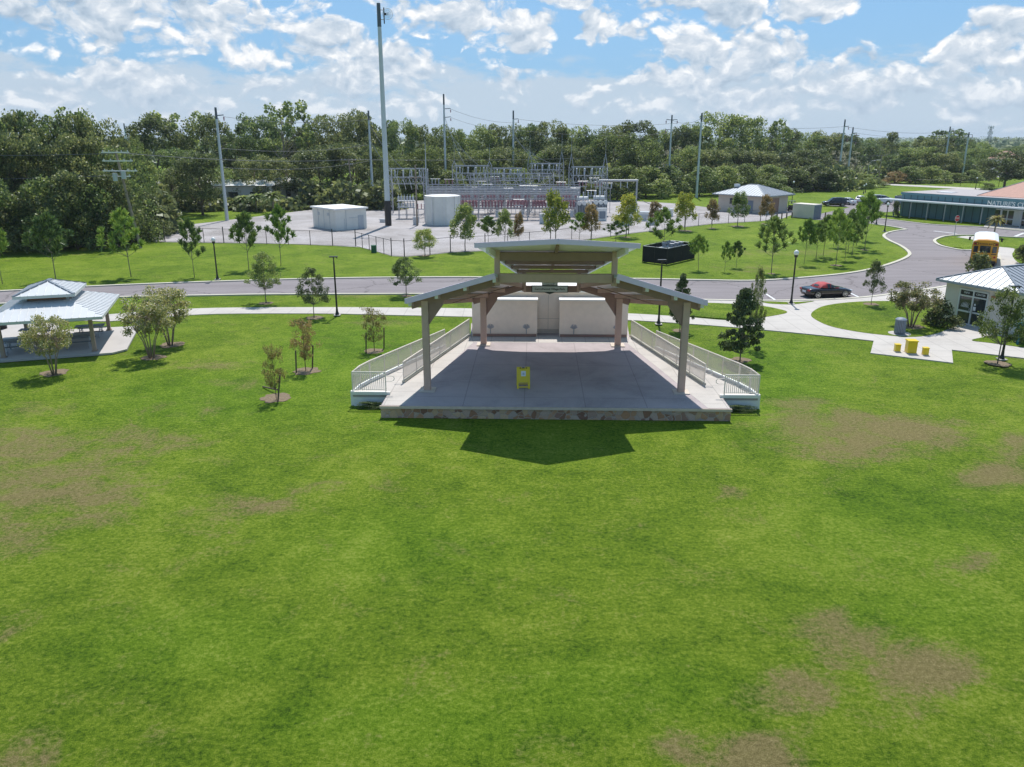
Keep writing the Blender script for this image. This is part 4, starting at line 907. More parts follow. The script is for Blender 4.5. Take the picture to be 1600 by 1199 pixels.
WOODS = {
 "in the back row above the picnic shelter": [(x, 118 + (x % 37) * .3, None, 92, k, lv) for x, k, lv in ((-95, 'laurel', None), (-40, 'oak', None), (5, 'laurel', None), (48, 'oak', None), (92, 'laurel', None), (132, 'oak', None), (165, 'laurel', 'oak'))],
 "in the front row above the picnic shelter": [(-60, 96, 262, 96, 'bush', 'oak'), (-15, 97, 280, 80, 'bush', None), (28, 98, 300, 80, 'bush', 'oak'), (62, 99, 278, 84, 'bush', None), (102, 100, 268, 84, 'bush', 'oak'), (140, 101, 290, 74, 'bush', None), (168, 103, 262, 80, 'bush', 'oak'), (196, 107, 282, 66, 'bush', None), (222, 112, 296, 62, 'bush', 'oak')],
 "in the middle row at far left": [(-80, 107, 205, 95, 'oak', None), (-20, 108, 215, 90, 'laurel', 'oak'), (25, 108, 208, 90, 'oak', None), (75, 109, 222, 88, 'laurel', 'oak'), (118, 110, 212, 84, 'oak', None), (155, 112, 232, 74, 'laurel', None), (188, 116, 236, 70, 'laurel', None), (214, 124, 250, 60, 'laurel', None)],
 "left of the first steel pole": [(200, 150, 213, 54, 'laurel', 'lime'), (240, 190, 184, 84, 'oak', None), (278, 195, 178, 90, 'open', None), (318, 190, 184, 84, 'oak', None), (262, 150, 262, 70, 'oak', None), (306, 146, 240, 74, 'oak', None), (282, 170, 236, 80, 'laurel', None), (332, 165, 262, 60, 'laurel', None), (250, 138, 305, 46, 'bush', 'oak')],
 "behind the control building": [(368, 190, 208, 60, 'laurel', None), (402, 200, 184, 66, 'laurel', None), (438, 190, 163, 96, 'open', None), (430, 205, 210, 90, 'laurel', None), (478, 200, 200, 60, 'oak', None), (518, 195, 178, 76, 'oak', None), (552, 200, 178, 70, 'oak', None), (590, 205, 190, 60, 'laurel', None), (395, 165, 246, 66, 'oak', None), (446, 170, 250, 76, 'oak', None), (498, 172, 232, 84, 'oak', None), (548, 175, 226, 80, 'oak', None), (592, 178, 236, 60, 'laurel', 'lime')],
 "behind the gantries": [(624, 215, 192, 56, 'laurel', None), (655, 220, 199, 56, 'oak', None), (690, 222, 200, 56, 'laurel', 'lime'), (722, 224, 206, 54, 'laurel', None), (756, 226, 200, 50, 'laurel', None), (790, 228, 194, 60, 'oak', None), (830, 230, 196, 56, 'laurel', None), (862, 228, 192, 62, 'oak', None), (896, 228, 200, 56, 'laurel', None), (628, 190, 238, 62, 'laurel', 'lime'), (668, 192, 232, 62, 'laurel', 'lime'), (712, 195, 240, 60, 'oak', None), (750, 198, 236, 60, 'laurel', 'lime'), (792, 200, 232, 64, 'oak', None), (834, 202, 240, 56, 'laurel', None), (874, 204, 228, 60, 'oak', None), (912, 206, 232, 54, 'oak', None), (606, 200, 262, 54, 'bush', None), (700, 186, 268, 60, 'bush', 'lime'), (764, 186, 268, 60, 'bush', 'lime'), (815, 188, 262, 50, 'bush', 'oak2'), (646, 186, 262, 54, 'bush', None), (870, 190, 276, 54, 'bush', 'oak')],
 "left of the pump building": [(930, 230, 208, 56, 'laurel', None), (962, 232, 198, 58, 'oak', None), (1000, 232, 192, 62, 'oak', None), (1032, 240, 206, 50, 'laurel', None), (1062, 240, 202, 54, 'oak', None), (1090, 240, 196, 56, 'laurel', None), (960, 200, 212, 74, 'laurel', 'lime'), (1003, 198, 222, 70, 'laurel', 'lime'), (966, 184, 258, 74, 'bush', 'lime'), (1012, 190, 262, 70, 'bush', 'oak2'), (1046, 196, 262, 54, 'bush', None), (1076, 215, 232, 54, 'laurel', None), (938, 192, 270, 46, 'bush', 'oak'), (1060, 225, 232, 44, 'snag', None)],
 "behind the pump building": [(1126, 240, 178, 76, 'laurel', None), (1162, 242, 186, 72, 'laurel', None), (1198, 244, 190, 64, 'open', None), (1225, 250, 200, 54, 'oak', None), (1112, 215, 236, 60, 'oak', None), (1150, 225, 232, 64, 'oak', None), (1190, 228, 238, 62, 'oak', None), (1230, 232, 240, 62, 'oak', None), (1096, 196, 262, 56, 'bush', None), (1132, 198, 262, 56, 'bush', 'oak2'), (1166, 202, 258, 56, 'bush', 'lime'), (1202, 206, 260, 56, 'bush', 'oak2'), (1240, 212, 266, 60, 'bush', 'lime'), (1216, 200, 278, 44, 'bush', None)],
 "behind the white vehicles": [(1262, 262, 210, 60, 'laurel', None), (1292, 262, 208, 56, 'oak', None), (1322, 262, 212, 50, 'oak', None), (1270, 232, 236, 62, 'oak', None), (1308, 236, 238, 54, 'snag', None), (1338, 240, 240, 48, 'snag', None), (1276, 215, 256, 60, 'bush', 'oak'), (1316, 222, 266, 56, 'bush', 'lime'), (1346, 226, 274, 50, 'bush', 'oak2'), (1298, 214, 270, 40, 'bush', 'oak2'), (1366, 232, 280, 36, 'bush', 'lime')],
 "beyond the teal building": [(1352, 330, 218, 46, 'laurel', None), (1378, 335, 220, 44, 'oak', None), (1396, 300, 212, 38, 'conifer', None), (1424, 330, 224, 46, 'laurel', None), (1450, 310, 218, 50, 'oak', None), (1482, 305, 206, 72, 'open', None), (1468, 300, 216, 50, 'oak', None), (1508, 310, 214, 44, 'oak', None), (1532, 330, 224, 44, 'laurel', None), (1404, 270, 244, 52, 'laurel', None), (1436, 268, 232, 60, 'laurel', None), (1470, 266, 240, 54, 'oak', None), (1500, 272, 240, 46, 'oak', 'oak2'), (1524, 285, 234, 40, 'laurel', None), (1400, 250, 270, 36, 'bush', 'brown'), (1426, 252, 262, 44, 'bush', None), (1458, 252, 262, 50, 'bush', 'oak2'), (1490, 256, 272, 40, 'bush', 'lime'), (1520, 256, 268, 34, 'bush', None)],
 "behind the red tile roof": [(1580, 222, 238, 70, 'oak', None), (1620, 218, 232, 80, 'oak', None), (1566, 380, 236, 44, 'laurel', None), (1596, 380, 230, 50, 'laurel', None), (1545, 210, 288, 24, 'bush', 'lime'), (1640, 230, 226, 60, 'oak', None)]}
ADJ = {'oak': "broad dark oak", 'laurel': "dense green tree", 'open': "tall open crowned tree", 'bush': "leafy bushy tree", 'snag': "grey half bare tree", 'conifer': "dark conical evergreen"}
TONE = {None: "", 'oak': "dull dark ", 'oak2': "mid green ", 'lime': "yellow green ", 'brown': "brownish "}
ORD = ["first", "second", "third", "fourth", "fifth", "sixth", "seventh", "eighth", "ninth", "tenth", "eleventh", "twelfth"]
NM = {'oak': "oak_tree", 'laurel': "broadleaf_tree", 'open': "broadleaf_tree", 'bush': "bushy_tree", 'snag': "bare_tree", 'conifer': "conifer_tree"}
vi = 0
for zone, lst in WOODS.items():
    counts = {}
    rows = sorted(lst, key=lambda q: q[0])
    for q in rows: counts.setdefault((q[4], q[5]), []).append(q)
    for q in rows:
        x, Y, ty, w, k, lv = q; vi += 1
        if ty is None: ty = sky_at(x)
        ty_ = ty - 3; P_ = Z(x, ty_, Y); g = Vector((P_.x, Y, 0)); d = Y / (CP + .3 * SP)
        grp = counts[(k, lv)]; i = grp.index(q)
        o_ = "" if len(grp) == 1 else f"{ORD[i]} of the "
        nm_ = TONE[lv] + ADJ[k]
        lb = (f"{nm_} {zone}" if not o_ else f"{o_}{nm_}s {zone}")
        place(k, vi % (6 if k in ('oak', 'laurel', 'bush') else 2), g, P_.z * 1.02, w * 1.28 / F * d, lb, "trees of the woods round the park", NM[k], lv)
# palms in front of the far house
for x, Y, ty, w, lb in ((398, 152, 296, 40, "sabal palm right of the first steel pole"), (424, 150, 292, 44, "yellowish sabal palm in front of the white roofed home"), (378, 156, 300, 36, "sabal palm at the foot of the first steel pole"), (498, 160, 298, 44, "round headed sabal palm behind the white control building")):
    p = Z(x, ty, Y); place('palm', 0, Vector((p.x, Y, 0)), p.z * 1.05, w / F * Y * 1.1, lb, "sabal palms at the yard's back edge", "palm_tree", 'lime' if 'yellowish' in lb or 'round' in lb else None)
# the far wood that reads as one mass on the horizon, and dark undergrowth at the foot of the near woods
def mass(name, rows, label, leaves, seed, size, per):
    rng = np.random.default_rng(seed); C = []; S = []
    for (x, y, r, h) in rows:
        n = per; d = rng.normal(size=(n, 3)); d /= np.linalg.norm(d, axis=1, keepdims=True); d[:, 2] = np.abs(d[:, 2])
        q = d * np.array([r, r, h]) * (.75 + .3 * rng.random((n, 1))); C.append(q + np.array([x, y, 0])); S.append(size * (.6 + .8 * rng.random(n)))
    C = np.concatenate(C); S = np.concatenate(S); m = leaf_mesh(name, C, S, rng, (0, 0, 1, .3), material=leaves)
    o = bpy.data.objects.new(name, m); COL.objects.link(o); return tag(o, label, kind='stuff')
rg = random.Random(3); rows = []
for Y, h in ((420, 11), (560, 12), (800, 13), (1200, 14), (1900, 15), (3000, 17)):
    x = -Y * .75
    while x < Y * .78:
        r = rg.uniform(6, 10) * (Y / 420) ** .75; rows.append((x, Y + rg.uniform(-20, 20), r, h * rg.uniform(.82, 1.05))); x += r * 1.15
mass("distant_wood", rows, "far band of hazy woods on the horizon", L['far'], 9, 2.6, 130)
rows = []
for px in range(-120, 250, 12): rows.append((Z(px, 390, 101 + max(0, px - 120) * .10).x, 104 + max(0, px - 120) * .10 + rg.uniform(-1, 3), rg.uniform(2, 3.4), rg.uniform(3, 6.5)))
for px in range(240, 620, 12): rows.append((Z(px, 345, 158).x, 158 + rg.uniform(-3, 6), rg.uniform(2.5, 4), rg.uniform(1.4, 2.6) if 330 < px < 470 else rg.uniform(3, 6)))
for px in range(600, 1360, 12): rows.append((Z(px, 300, 208).x, 208 + rg.uniform(-3, 6) + max(0, px - 1000) * .03, rg.uniform(3, 5), rg.uniform(4, 7.5)))
for px in range(1350, 1560, 12): rows.append((Z(px, 285, 272).x, 272 + rg.uniform(-3, 6), rg.uniform(3, 5), rg.uniform(3, 6)))
mass("undergrowth", rows, "dark undergrowth filling the foot of the woods", L['shrub'], 4, .8, 200)
# ------------------------------------------------------------------ picnic shelter
SHR = math.atan2(1.6, 4.9); SHC = Vector((-30.55, 52.1, 0))
flat("shelter_slab", [tuple((SHC + Vector((*rot2(x, y, SHR), 0)))[:2]) for x, y in ((-3.6, -3.9), (3.75, -3.9), (4.5, -3.2), (4.5, 3.9), (-.8, 4.3), (-1.8, 8.6), (-6.6, 9.8), (-7.2, 3.4), (-3.6, 1.5))], .15, M['slab'], "concrete slab under the picnic shelter")
sh = thing("picnic_shelter", "picnic shelter with white two tier metal roof and tan posts", "shelter", SHC, SHR)
def hiproof(par, hx, hy, z0, tx, ty, z1, name, material, seams=.5, over=.16, ridge=None):
    """four sloping faces from eave rectangle to an upper rectangle; fascia and seams included as children"""
    E = [Vector((-hx, -hy, z0)), Vector((hx, -hy, z0)), Vector((hx, hy, z0)), Vector((-hx, hy, z0))]
    T = [Vector((-tx, -ty, z1)), Vector((tx, -ty, z1)), Vector((tx, ty, z1)), Vector((-tx, ty, z1))]
    b = MB(); dn = Vector((0, 0, -.06))
    for i in range(4):
        j = (i + 1) % 4; q = [E[i], E[j], T[j], T[i]]
        b.add(q + [p + dn for p in q], [(0, 1, 2, 3), (7, 6, 5, 4)])
    if tx > .05 or ty > .05: b.add(T, [(0, 1, 2, 3)])
    r = b.build(name, material, par)
    c = MB()
    for i in range(4):
        j = (i + 1) % 4; c.bar(E[i] + Vector((0, 0, -.08)), E[j] + Vector((0, 0, -.08)), .05, over + .02)
    c.build("fascia", material, r)
    c = MB()
    for i in range(4):
        j = (i + 1) % 4; ln = (E[j] - E[i]).length; n = int(ln / seams); up = Vector((0, 0, .015))
        a, e = E[i], (E[j] - E[i]).normalized(); t0 = (T[i] - E[i]).dot(e); t1 = (T[j] - E[i]).dot(e); m0 = (T[i] - E[i]) - e * t0
        for k in range(1, n):
            s_ = ln * k / n
            f = min(1, s_ / t0 if t0 > 1e-3 else 1, (ln - s_) / (ln - t1) if ln - t1 > 1e-3 else 1)
            if f > .04: c.bar(a + e * s_ + up, a + e * s_ + m0 * f + up, .035, .05)
    c.build("standing_seam", M['seam'] if material is M['silver'] else material, r)
    c = MB()
    for i in range(4): c.bar(E[i] + Vector((0, 0, .025)), T[i] + Vector((0, 0, .025)), .16, .05)
    c.bar(T[0].lerp(T[1], .5) + Vector((0, -.05, .03)), T[3].lerp(T[2], .5) + Vector((0, .05, .03)), .16 + 2 * tx if tx < .5 else .1, .05)
    if not (tx > .5 and ty > .5): c.build("hip_cap", M['seam'], r)
    return r
hiproof(sh, 3.45, 3.95, 2.55, 1.35, 1.75, 3.35, "lower_roof", M['roofw'], .42)
hiproof(sh, 1.75, 2.15, 3.78, .05, .35, 4.42, "cupola_roof", M['roofw'], .42)
b = MB()
for x, y, sx_, sy_ in ((0, -1.4, 2.5, .06), (0, 1.4, 2.5, .06), (-1.15, 0, .06, 2.9), (1.15, 0, .06, 2.9)):
    for z in (3.42, 3.56, 3.70): b.box(x, y, z, sx_, sy_, .07)
b.build("louver", M['cedar'], sh)
for x, y in ((-1.2, -1.5), (1.2, -1.5), (1.2, 1.5), (-1.2, 1.5)):
    b = MB(); b.box(x, y, 3.52, .14, .14, .52); b.build("cupola_post", M['grey'], sh)
for x, y in ((-2.6, -3.1), (2.6, -3.1), (2.6, 3.1), (-2.6, 3.1)):
    b = MB(); b.box(x, y, 1.4, .22, .22, 2.5); p = b.build("post", M['postb'], sh)
    c = MB(); c.box(x, y, .19, .34, .34, .06); c.build("base_plate", M['postb'], p)
for y in (-3.1, 3.1): MB().bar((-3.1, y, 2.42), (3.1, y, 2.42), .14, .22).build("beam", M['postb'], sh)
for x in (-2.6, 2.6): MB().bar((x, -3.6, 2.42), (x, 3.6, 2.42), .14, .22).build("beam", M['postb'], sh)
def picnic(loc, rz, label, n=0):
    t = thing("picnic_table", label, "picnic table", loc, rz, "picnic tables under the shelter")
    MB().box(0, 0, .76, 1.85, .78, .05).build("table_top", M['tabl'], t, bevel=.02)
    for s in (-1, 1):
        MB().box(0, s * .68, .46, 1.85, .28, .04).build("bench", M['tabl'], t, bevel=.015)
        b = MB(); x = s * .62
        b.tube([(x, -.78, .03)] + [(x, -.62 + .0 * k, .03) for k in range(1)] + [(x, -.55, .06), (x, -.22, .70), (x, .22, .70), (x, .55, .06), (x, .78, .03)], .028, 7)
        b.tube([(x, -.72, .44), (x, .72, .44)], .025, 7); b.tube([(x, -.72, .44), (x, -.80, .2), (x, -.6, .03)], .022, 6); b.tube([(x, .72, .44), (x, .80, .2), (x, .6, .03)], .022, 6)
        b.build("leg_frame", M['galv'], t)
    return t
for k, (x, y, rz, lb) in enumerate(((1.5, -1.5, .05, "picnic table nearest the shelter's right front post"), (1.7, 1.4, .0, "picnic table at the right back of the shelter"), (-2.0, -1.6, .1, "picnic table at the left front under the shelter"), (-1.7, 1.4, -.05, "picnic table at the left back under the shelter"))):
    picnic(SHC + Vector((*rot2(x, y, SHR), .15)), SHR + rz, lb)
def bin_(loc, label, h=1.1, r=.33, slats=22):
    t = thing("trash_can", label, "trash can", loc)
    b = MB()
    for k in range(slats):
        a = k * 2 * math.pi / slats; b.box(math.cos(a) * r, math.sin(a) * r, h * .48, .02, .075, h * .8, a)
    b.build("slats", M['blueg'] if h > 1.05 else M['black'], t)
    b = MB(); b.cyl(0, 0, .1, h * .85, r * .86, 16); b.build("liner", M['black'], t)
    b = MB(); b.lathe(0, 0, [(r * 1.08, h * .88), (r * 1.08, h * .93), (r * .8, h * 1.0), (r * .3, h * 1.04), (.001, h * 1.04)], 20); b.build("lid", M['blueg'] if h > 1.05 else M['black'], t, smooth=False)
    b = MB(); b.cyl(0, 0, 0, .12, r * .3, 10); b.build("pedestal", M['black'], t)
bin_(G(1405, 522, .07), "dark slatted trash can with domed lid on the lawn by the yellow blocks", 1.15, .36)
bin_(G(3, 517), "black trash can behind the picnic shelter at the left edge", 1.0, .36)
flat("bin_pad", [(G(1405, 523).x + math.cos(a) * .75, G(1405, 523).y + math.sin(a) * .75) for a in [k * .3 for k in range(21)]], .07 + .03, M['slab'], "round concrete pad under the trash can")

# yellow table and stools
for px, py, w, d, h, nm, lb, cat in ((1426, 553.5, .64, .64, .86, "block_table", "large yellow block table on the concrete pad", "table"), (1403.5, 550.5, .38, .38, .50, "block_stool", "small yellow block stool left of the yellow table", "stool"), (1447.5, 556, .38, .38, .50, "block_stool", "small yellow block stool right of the yellow table", "stool")):
    t = thing(nm, lb, cat, G(px, py, .062) + Vector((0, d / 2, 0)), R(-6), "yellow block seats" if cat == "stool" else None)
    MB().box(0, 0, h * .46, w * .9, d * .9, h * .92).build("body", M['yellow'], t, bevel=.04)
    MB().box(0, 0, h * .96, w, d, h * .09).build("top", M['yellow'], t, bevel=.02)
    MB().box(0, 0, .02, w * .96, d * .96, .04).build("foot", M['tan'], t)

# ------------------------------------------------------------------ info center
IA = Vector((33.1, 60.0, 0)); IDr = math.atan2(-.907, .42)     # local +x runs along the front wall, +y inwards (away)
ic = thing("info_center", "small cream info center with silver hip roof and glazed corner doors", "building", IA, IDr)
LW, DW, HW = 5.6, 7.4, 3.05
b = MB(); b.box(LW / 2, DW / 2, HW / 2, LW, DW, HW); b.build("wall", M['cream'], ic)
hx, hy = LW / 2 + .55, DW / 2 + .55
rf = hiproof(ic, hx, hy, HW + .08, .04, hy - 2.55, HW + 1.28, "roof", M['silver'], .45)
rf.location = (LW / 2, DW / 2, 0)
b = MB(); b.box(LW / 2, DW / 2, HW - .02, LW + 1.0, DW + 1.0, .06); b.build("soffit", M['cream'], ic)
# door set: x 1.3..3.5 at y=0, faces -y
fr = MB(); X0, X1, TOP = 1.25, 3.45, 2.62
xm = (X0 + X1) / 2
for x in (X0, xm, X1): fr.box(x, -.03, TOP / 2 + .03, .10, .14, TOP)
for z in (.09, 1.02, 2.17, TOP): fr.box(xm, -.028, z, X1 - X0 + .09, .13, .10 if z != 1.02 else .12)
dr = fr.build("door_frame", M['frame'], ic)
for k in range(2):
    cx = (X0 + xm) / 2 + k * (xm - X0)
    MB().box(cx, -.012, 1.15, xm - X0 - .1, .03, 2.05).build("door_glass", M['glass'], dr)
    MB().box(cx, -.04, 2.40, xm - X0 - .16, .05, .34).build("sign_panel", M['black'], dr)
    text(("INFO", "CENTER")[k], "lettering", .20, M['white'], ic, (cx, -.075, 2.40), (R(90), 0, 0), .004)
    MB().box(xm + (-.12 if k == 0 else .12), -.13, 1.15, .03, .05, .35).build("handle", M['galv'], dr)
b = MB()
for k in range(6): b.bar((X0 + .22 + k * .11, -.035, 1.32 + .02 * (k % 2)), (X0 + .30 + k * .11, -.035, 1.62 + .10 * math.sin(k * .6)), .01, .05)
for k in range(4): b.box((X0 + xm) / 2, -.035, 1.34 + k * .07, .62 - .1 * k, .01, .025)
b.build("door_decal", M['paper'], dr)
b = MB(); b.box(X0 + 1.30, -.035, 1.32, .20, .01, .30); b.box(X0 + 1.30, -.035, 1.62, .12, .01, .14); b.build("notice", M['paper'], dr)
b = MB(); b.box(X1 + .55, -.10, 2.45, .46, .20, .14); b.build("wall_light", M['cedar'], ic, bevel=.02)
MB().box(LW + .02, 2.6, 1.75, .05, .9, .9).build("window", M['glass'], ic)
# blue bike pump post beside it
bp = thing("repair_post", "blue post with round head beside the info center, behind the young tree", "post", G(1590, 540), 0)
MB().box(0, 0, .03, .5, .3, .06).build("base", M['blue'], bp); MB().bar((-.05, 0, .05), (.05, 0, 1.15), .10, .12).build("post", M['blue'], bp)
b = MB(); b.tube([(0, -.08, 1.35), (0, .08, 1.35)], .28, 16); b.build("head", M['blue'], bp); 

# ------------------------------------------------------------------ teal building
TB0, TB1 = G(1405, 338), G(1600, 355); td = (TB1 - TB0); tr = math.atan2(td.y, td.x)
tb = thing("teal_building", "long teal metal building with colonnade, white lettering and glass doors", "building", TB0, tr)
TL, TD, TH = 38.0, 17.0, 4.1
b = MB(); b.box(TL / 2, TD / 2, TH / 2, TL, TD, TH); b.build("wall", M['teal'], tb)
b = MB()
x = .5
while x < TL:
    if not 16.6 < x < 22.6: b.box(x, -.02, TH / 2, .10, .05, TH - .1)
    x += 1.24
b.build("wall_rib", M['tealk'], tb)
b = MB(); b.box(TL / 2, TD / 2, TH + .06, TL + .3, TD + .3, .10); fl = b.build("flat_roof", M['flat'], tb)
b = MB(); b.box(5.0, 5.2, TH + .16, 2.6, 2.0, .10); b.build("skylight", M['white'], fl)
b = MB(); b.box(TL / 2, -.14, TH - .12, TL + .34, .06, .36); b.build("fascia", M['teal'], tb)
# red tile hip roof rising behind the entrance
rt = hiproof(tb, 11, 9, TH + .9, 5, .05, TH + 4.2, "tile_roof", M['tile'], 50.0); rt.location = (23, 11.0, -.75)
# canopy in front
b = MB(); b.box(TL / 2 - 1.0, -1.5, 2.95, TL + 4, 2.9, .12); b.build("canopy", M['grey'], tb)
b = MB(); b.box(TL / 2 - 1.0, -2.98, 2.95, TL + 4, .05, .22); b.build("canopy_edge", M['white'], tb)
for k in range(13):
    b = MB(); b.box(.6 + k * 3.05, -2.7, 1.45, .15, .15, 2.9); b.build("column", M['galv'], tb)
for c0, wv in ((18.3, 4.6),):
    b = MB(); b.box(c0 + .6, -.04, 1.25, wv, .05, 2.5); e = b.build("entrance_frame", M['frame'], tb)
    for k, x in enumerate((16.9, 17.95, 19.0, 20.9)):
        for z, hh in ((1.72, 1.2), (.55, .8)): MB().box(x, -.075, z, .82 if k < 3 else .7, .03, hh).build("pane", M['glass'], e)
text("NATURE'S CLASSROOM", "lettering", .95, M['white'], tb, (21.6, -2.99, 3.52), (R(90), 0, 0), .03, sx=1.0)
b = MB()
for x, hgt in ((2.0, .9), (5.2, .5), (9, .55), (12, .6), (15, .55)): pass
ac = thing("utility_cabinet", "dark air handling cabinet at the left end of the teal building", "cabinet", G(1399, 321), tr)
MB().box(0, 2, .9, 2.4, 1.6, 1.8).build("housing", M['blueg'], ac, bevel=.04); MB().box(0, 2, 1.86, 1.6, 1.1, .12).build("fan_grille", M['black'], ac)

# ------------------------------------------------------------------ pump building
PB = G(1191, 335); pr = math.atan2(G(1230, 330).y - PB.y, G(1230, 330).x - PB.x)
pr = R(42)
pb = thing("pump_building", "tan building with grey hip roof and brown roller door beyond the lawn", "building", PB, pr)
PW, PD = 8.6, 9.6
b = MB(); b.box(PW / 2, PD / 2, 1.6, PW, PD, 3.2); b.build("wall", M['tan'], pb)
rf = hiproof(pb, PW / 2 + .9, PD / 2 + .9, 3.25, .3, .9, 4.95, "roof", M['silver'], .6); rf.location = (PW / 2, PD / 2, 0)
b = MB(); b.box(3.9, -.02, 1.35, 3.2, .06, 2.7); b.build("roller_door", M['door'], pb)
b = MB(); b.box(2.3, -.02, 1.35, .12, .1, 2.7); b.box(5.5, -.02, 1.35, .12, .1, 2.7); b.build("door_frame", M['cream'], pb)
b = MB(); b.box(1.4, -.08, 2.75, .35, .2, .25); b.build("wall_light", M['black'], pb)
b = MB(); b.box(-.02, 2.6, 1.2, .06, 1.1, 2.2); b.build("side_door", M['blueg'], pb)
b = MB(); b.box(-.03, 6.5, 2.0, .06, 1.1, 1.0); b.build("window", M['glass'], pb)
rv = MB(); rv.box(2.6, 7.4, 4.75, .8, .8, .5); rv.build("roof_vent", M['white'], pb)
# shipping container
cn = thing("storage_container", "white storage container with blue grey doors beside the tan pump building", "container", G(1270, 343), R(36))
b = MB(); b.box(1.15, 2.1, 1.25, 2.3, 4.2, 2.4); bd = b.build("body", M['cream'], cn, bevel=.03)
c = MB()
for k in range(14): c.box(-.015, .25 + k * .28, 1.25, .05, .10, 2.2)
c.build("side_rib", M['cream'], bd)
c = MB(); c.box(1.15, -.02, 1.22, 2.1, .05, 2.15); dd = c.build("doors", M['blueg'], cn)
c = MB()
for x in (.55, .95, 1.35, 1.75): c.cyl(x, -.07, .2, 2.25, .025, 6)
c.build("lock_bars", M['galv'], dd)
# ------------------------------------------------------------------ control building in the yard
CB = G(525.5, 361); c1 = G(493, 354.6); c2 = G(571, 356.8)
ra = math.atan2(c2.y - CB.y, c2.x - CB.x) - R(4)
cb = thing("control_building", "white windowless control building with overhanging flat roof in the gravel yard", "building", CB, ra)
b = MB(); b.box(2.65, 3.6, 1.5, 5.3, 7.2, 3.0); b.build("wall", M['rust'], cb)
b = MB(); b.box(2.65, 3.6, 3.12, 5.8, 7.8, .24); b.build("roof", M['wallw'], cb, bevel=.03)
b = MB(); b.box(3.2, -.02, 1.8, 1.7, .05, .07); b.box(1.5, -.02, .9, .04, .05, 1.6); b.build("conduit", M['grey'], cb)
for y in (1.8, 3.6, 5.4):
    MB().box(-.02, y, 1.5, .05, .05, 2.9).build("panel_seam", M['grey'], cb)
MB().box(1.77, -.02, 1.5, .05, .05, 2.9).build("panel_seam", M['grey'], cb); MB().box(4.3, -.03, 1.05, .95, .06, 2.05).build("door", M['grey'], cb)
b = MB(); b.box(-.03, 2.2, 2.3, .08, .6, .4); b.box(-.03, 5.2, 2.2, .08, .5, .4); b.build("vent", M['grey'], cb)
# ------------------------------------------------------------------ screened enclosure
en = thing("screened_enclosure", "black fabric screened fence pen standing on the lawn right of the stage roof", "enclosure", (0, 0, 0))
EP = [Vector((14.7, 89.5, 0)), Vector((17.1, 87.2, 0)), Vector((21.2, 91.6, 0)), Vector((18.9, 94.4, 0))]
EP = [Vector((14.7, 89.6, 0)), Vector((17.0, 87.3, 0)), Vector((21.1, 92.2, 0)), Vector((18.6, 94.6, 0))]
for i in range(4):
    a, c_ = EP[i], EP[(i + 1) % 4]; q = MB(); q.bar(a + Vector((0, 0, .92)), c_ + Vector((0, 0, .92)), .03, 1.7); q.build("screen_panel", M['screen'], en)
    m_ = max(2, round((c_ - a).length / 1.8))
    for k in range(m_):
        p = a.lerp(c_, k / m_); q = MB(); q.cyl(p.x, p.y, 0, 1.9, .04, 6); q.build("post", M['black'], en)
    q = MB(); q.tube([a + Vector((0, 0, 1.82)), c_ + Vector((0, 0, 1.82))], .03, 6); q.build("top_rail", M['galv'], en)
bf = thing("backflow_pipes", "grey pipes and valves inside the black screened enclosure", "pipes", Vector((18.3, 91.3, 0)), R(48), None)
for y in (-.5, .5):
    q = MB(); q.tube([(-1.9, y, 0), (-1.9, y, 1.45), (1.9, y, 1.45), (1.9, y, 0)], .16, 8); q.build("pipe", M['grey'], bf)
    for x in (-.9, .1, 1.0):
        q = MB(); q.cyl(x, y, 1.35, 1.85, .24, 8); q.cyl(x, y, 1.85, 2.0, .30, 10); q.build("valve", M['galv'], bf)
q = MB(); q.box(0, 0, .05, 4.4, 1.8, .1); q.build("pad", M['slab'], bf)
# bollards
for k, (px, py) in enumerate(((1205.4, 343), (1213.7, 342.5), (1221.2, 342), (1228.8, 341.5), (1237, 341), (1289, 341))):
    t = thing("bollard", f"dark wooden bollard, {ORD[k]} from left along the gravel yard's edge" if k < 5 else "dark bollard alone right of the white container", "bollard", G(px, py), 0, "bollards by the pump building" if k < 5 else None)
    MB().cyl(0, 0, 0, .92, .11, 10).build("shaft", M['bark'], t); MB().lathe(0, 0, [(.12, .92), (.12, .97), (.05, 1.02), (.001, 1.02)], 10).build("cap", M['black'], t)
# green utility box
t = thing("utility_box", "small green utility box at the gravel yard's edge", "utility box", G(584.5, 395), R(5))
MB().box(0, 0, .42, .62, .6, .84).build("cabinet", M['green'], t, bevel=.03); MB().box(0, 0, .87, .68, .66, .07).build("lid", M['green'], t, bevel=.02)
# far homes
def home(px, Y, zt, w, d, h, rz, wallm, roofm, label, rise=1.6):
    p = Z(px, 300, Y); t = thing("house", label, "house", Vector((p.x, Y, 0)), rz)
    b = MB(); b.box(0, 0, h / 2, w, d, h); b.build("wall", wallm, t)
    hx, hy = w / 2 + .5, d / 2 + .5; b = MB(); b.add([(-hx, -hy, h), (hx, -hy, h), (hx, hy, h), (-hx, hy, h), (-hx + rise, 0, h + rise), (hx - rise, 0, h + rise)], [(0, 1, 5, 4), (1, 2, 5), (2, 3, 4, 5), (3, 0, 4), (3, 2, 1, 0)]); b.build("roof", roofm, t)
    for k in (-1, 0, 1): MB().box(k * w * .28, -d / 2 - .02, h * .55, w * .12, .06, h * .32).build("window", M['glass'], t)
home(372, 166, 0, 15, 7, 4.3, .05, M['cream'], M['white'], "long white roofed home in the trees right of the first steel pole", 1.0)
home(440, 172, 0, 8, 6, 4.5, .0, M['cream'], M['white'], "short white roofed home behind the yellowish palm", 1.0)
home(568, 182, 0, 9, 6, 2.6, .0, M['tan'], M['white'], "low white roofed shed beside the tall thick steel pole", .8)
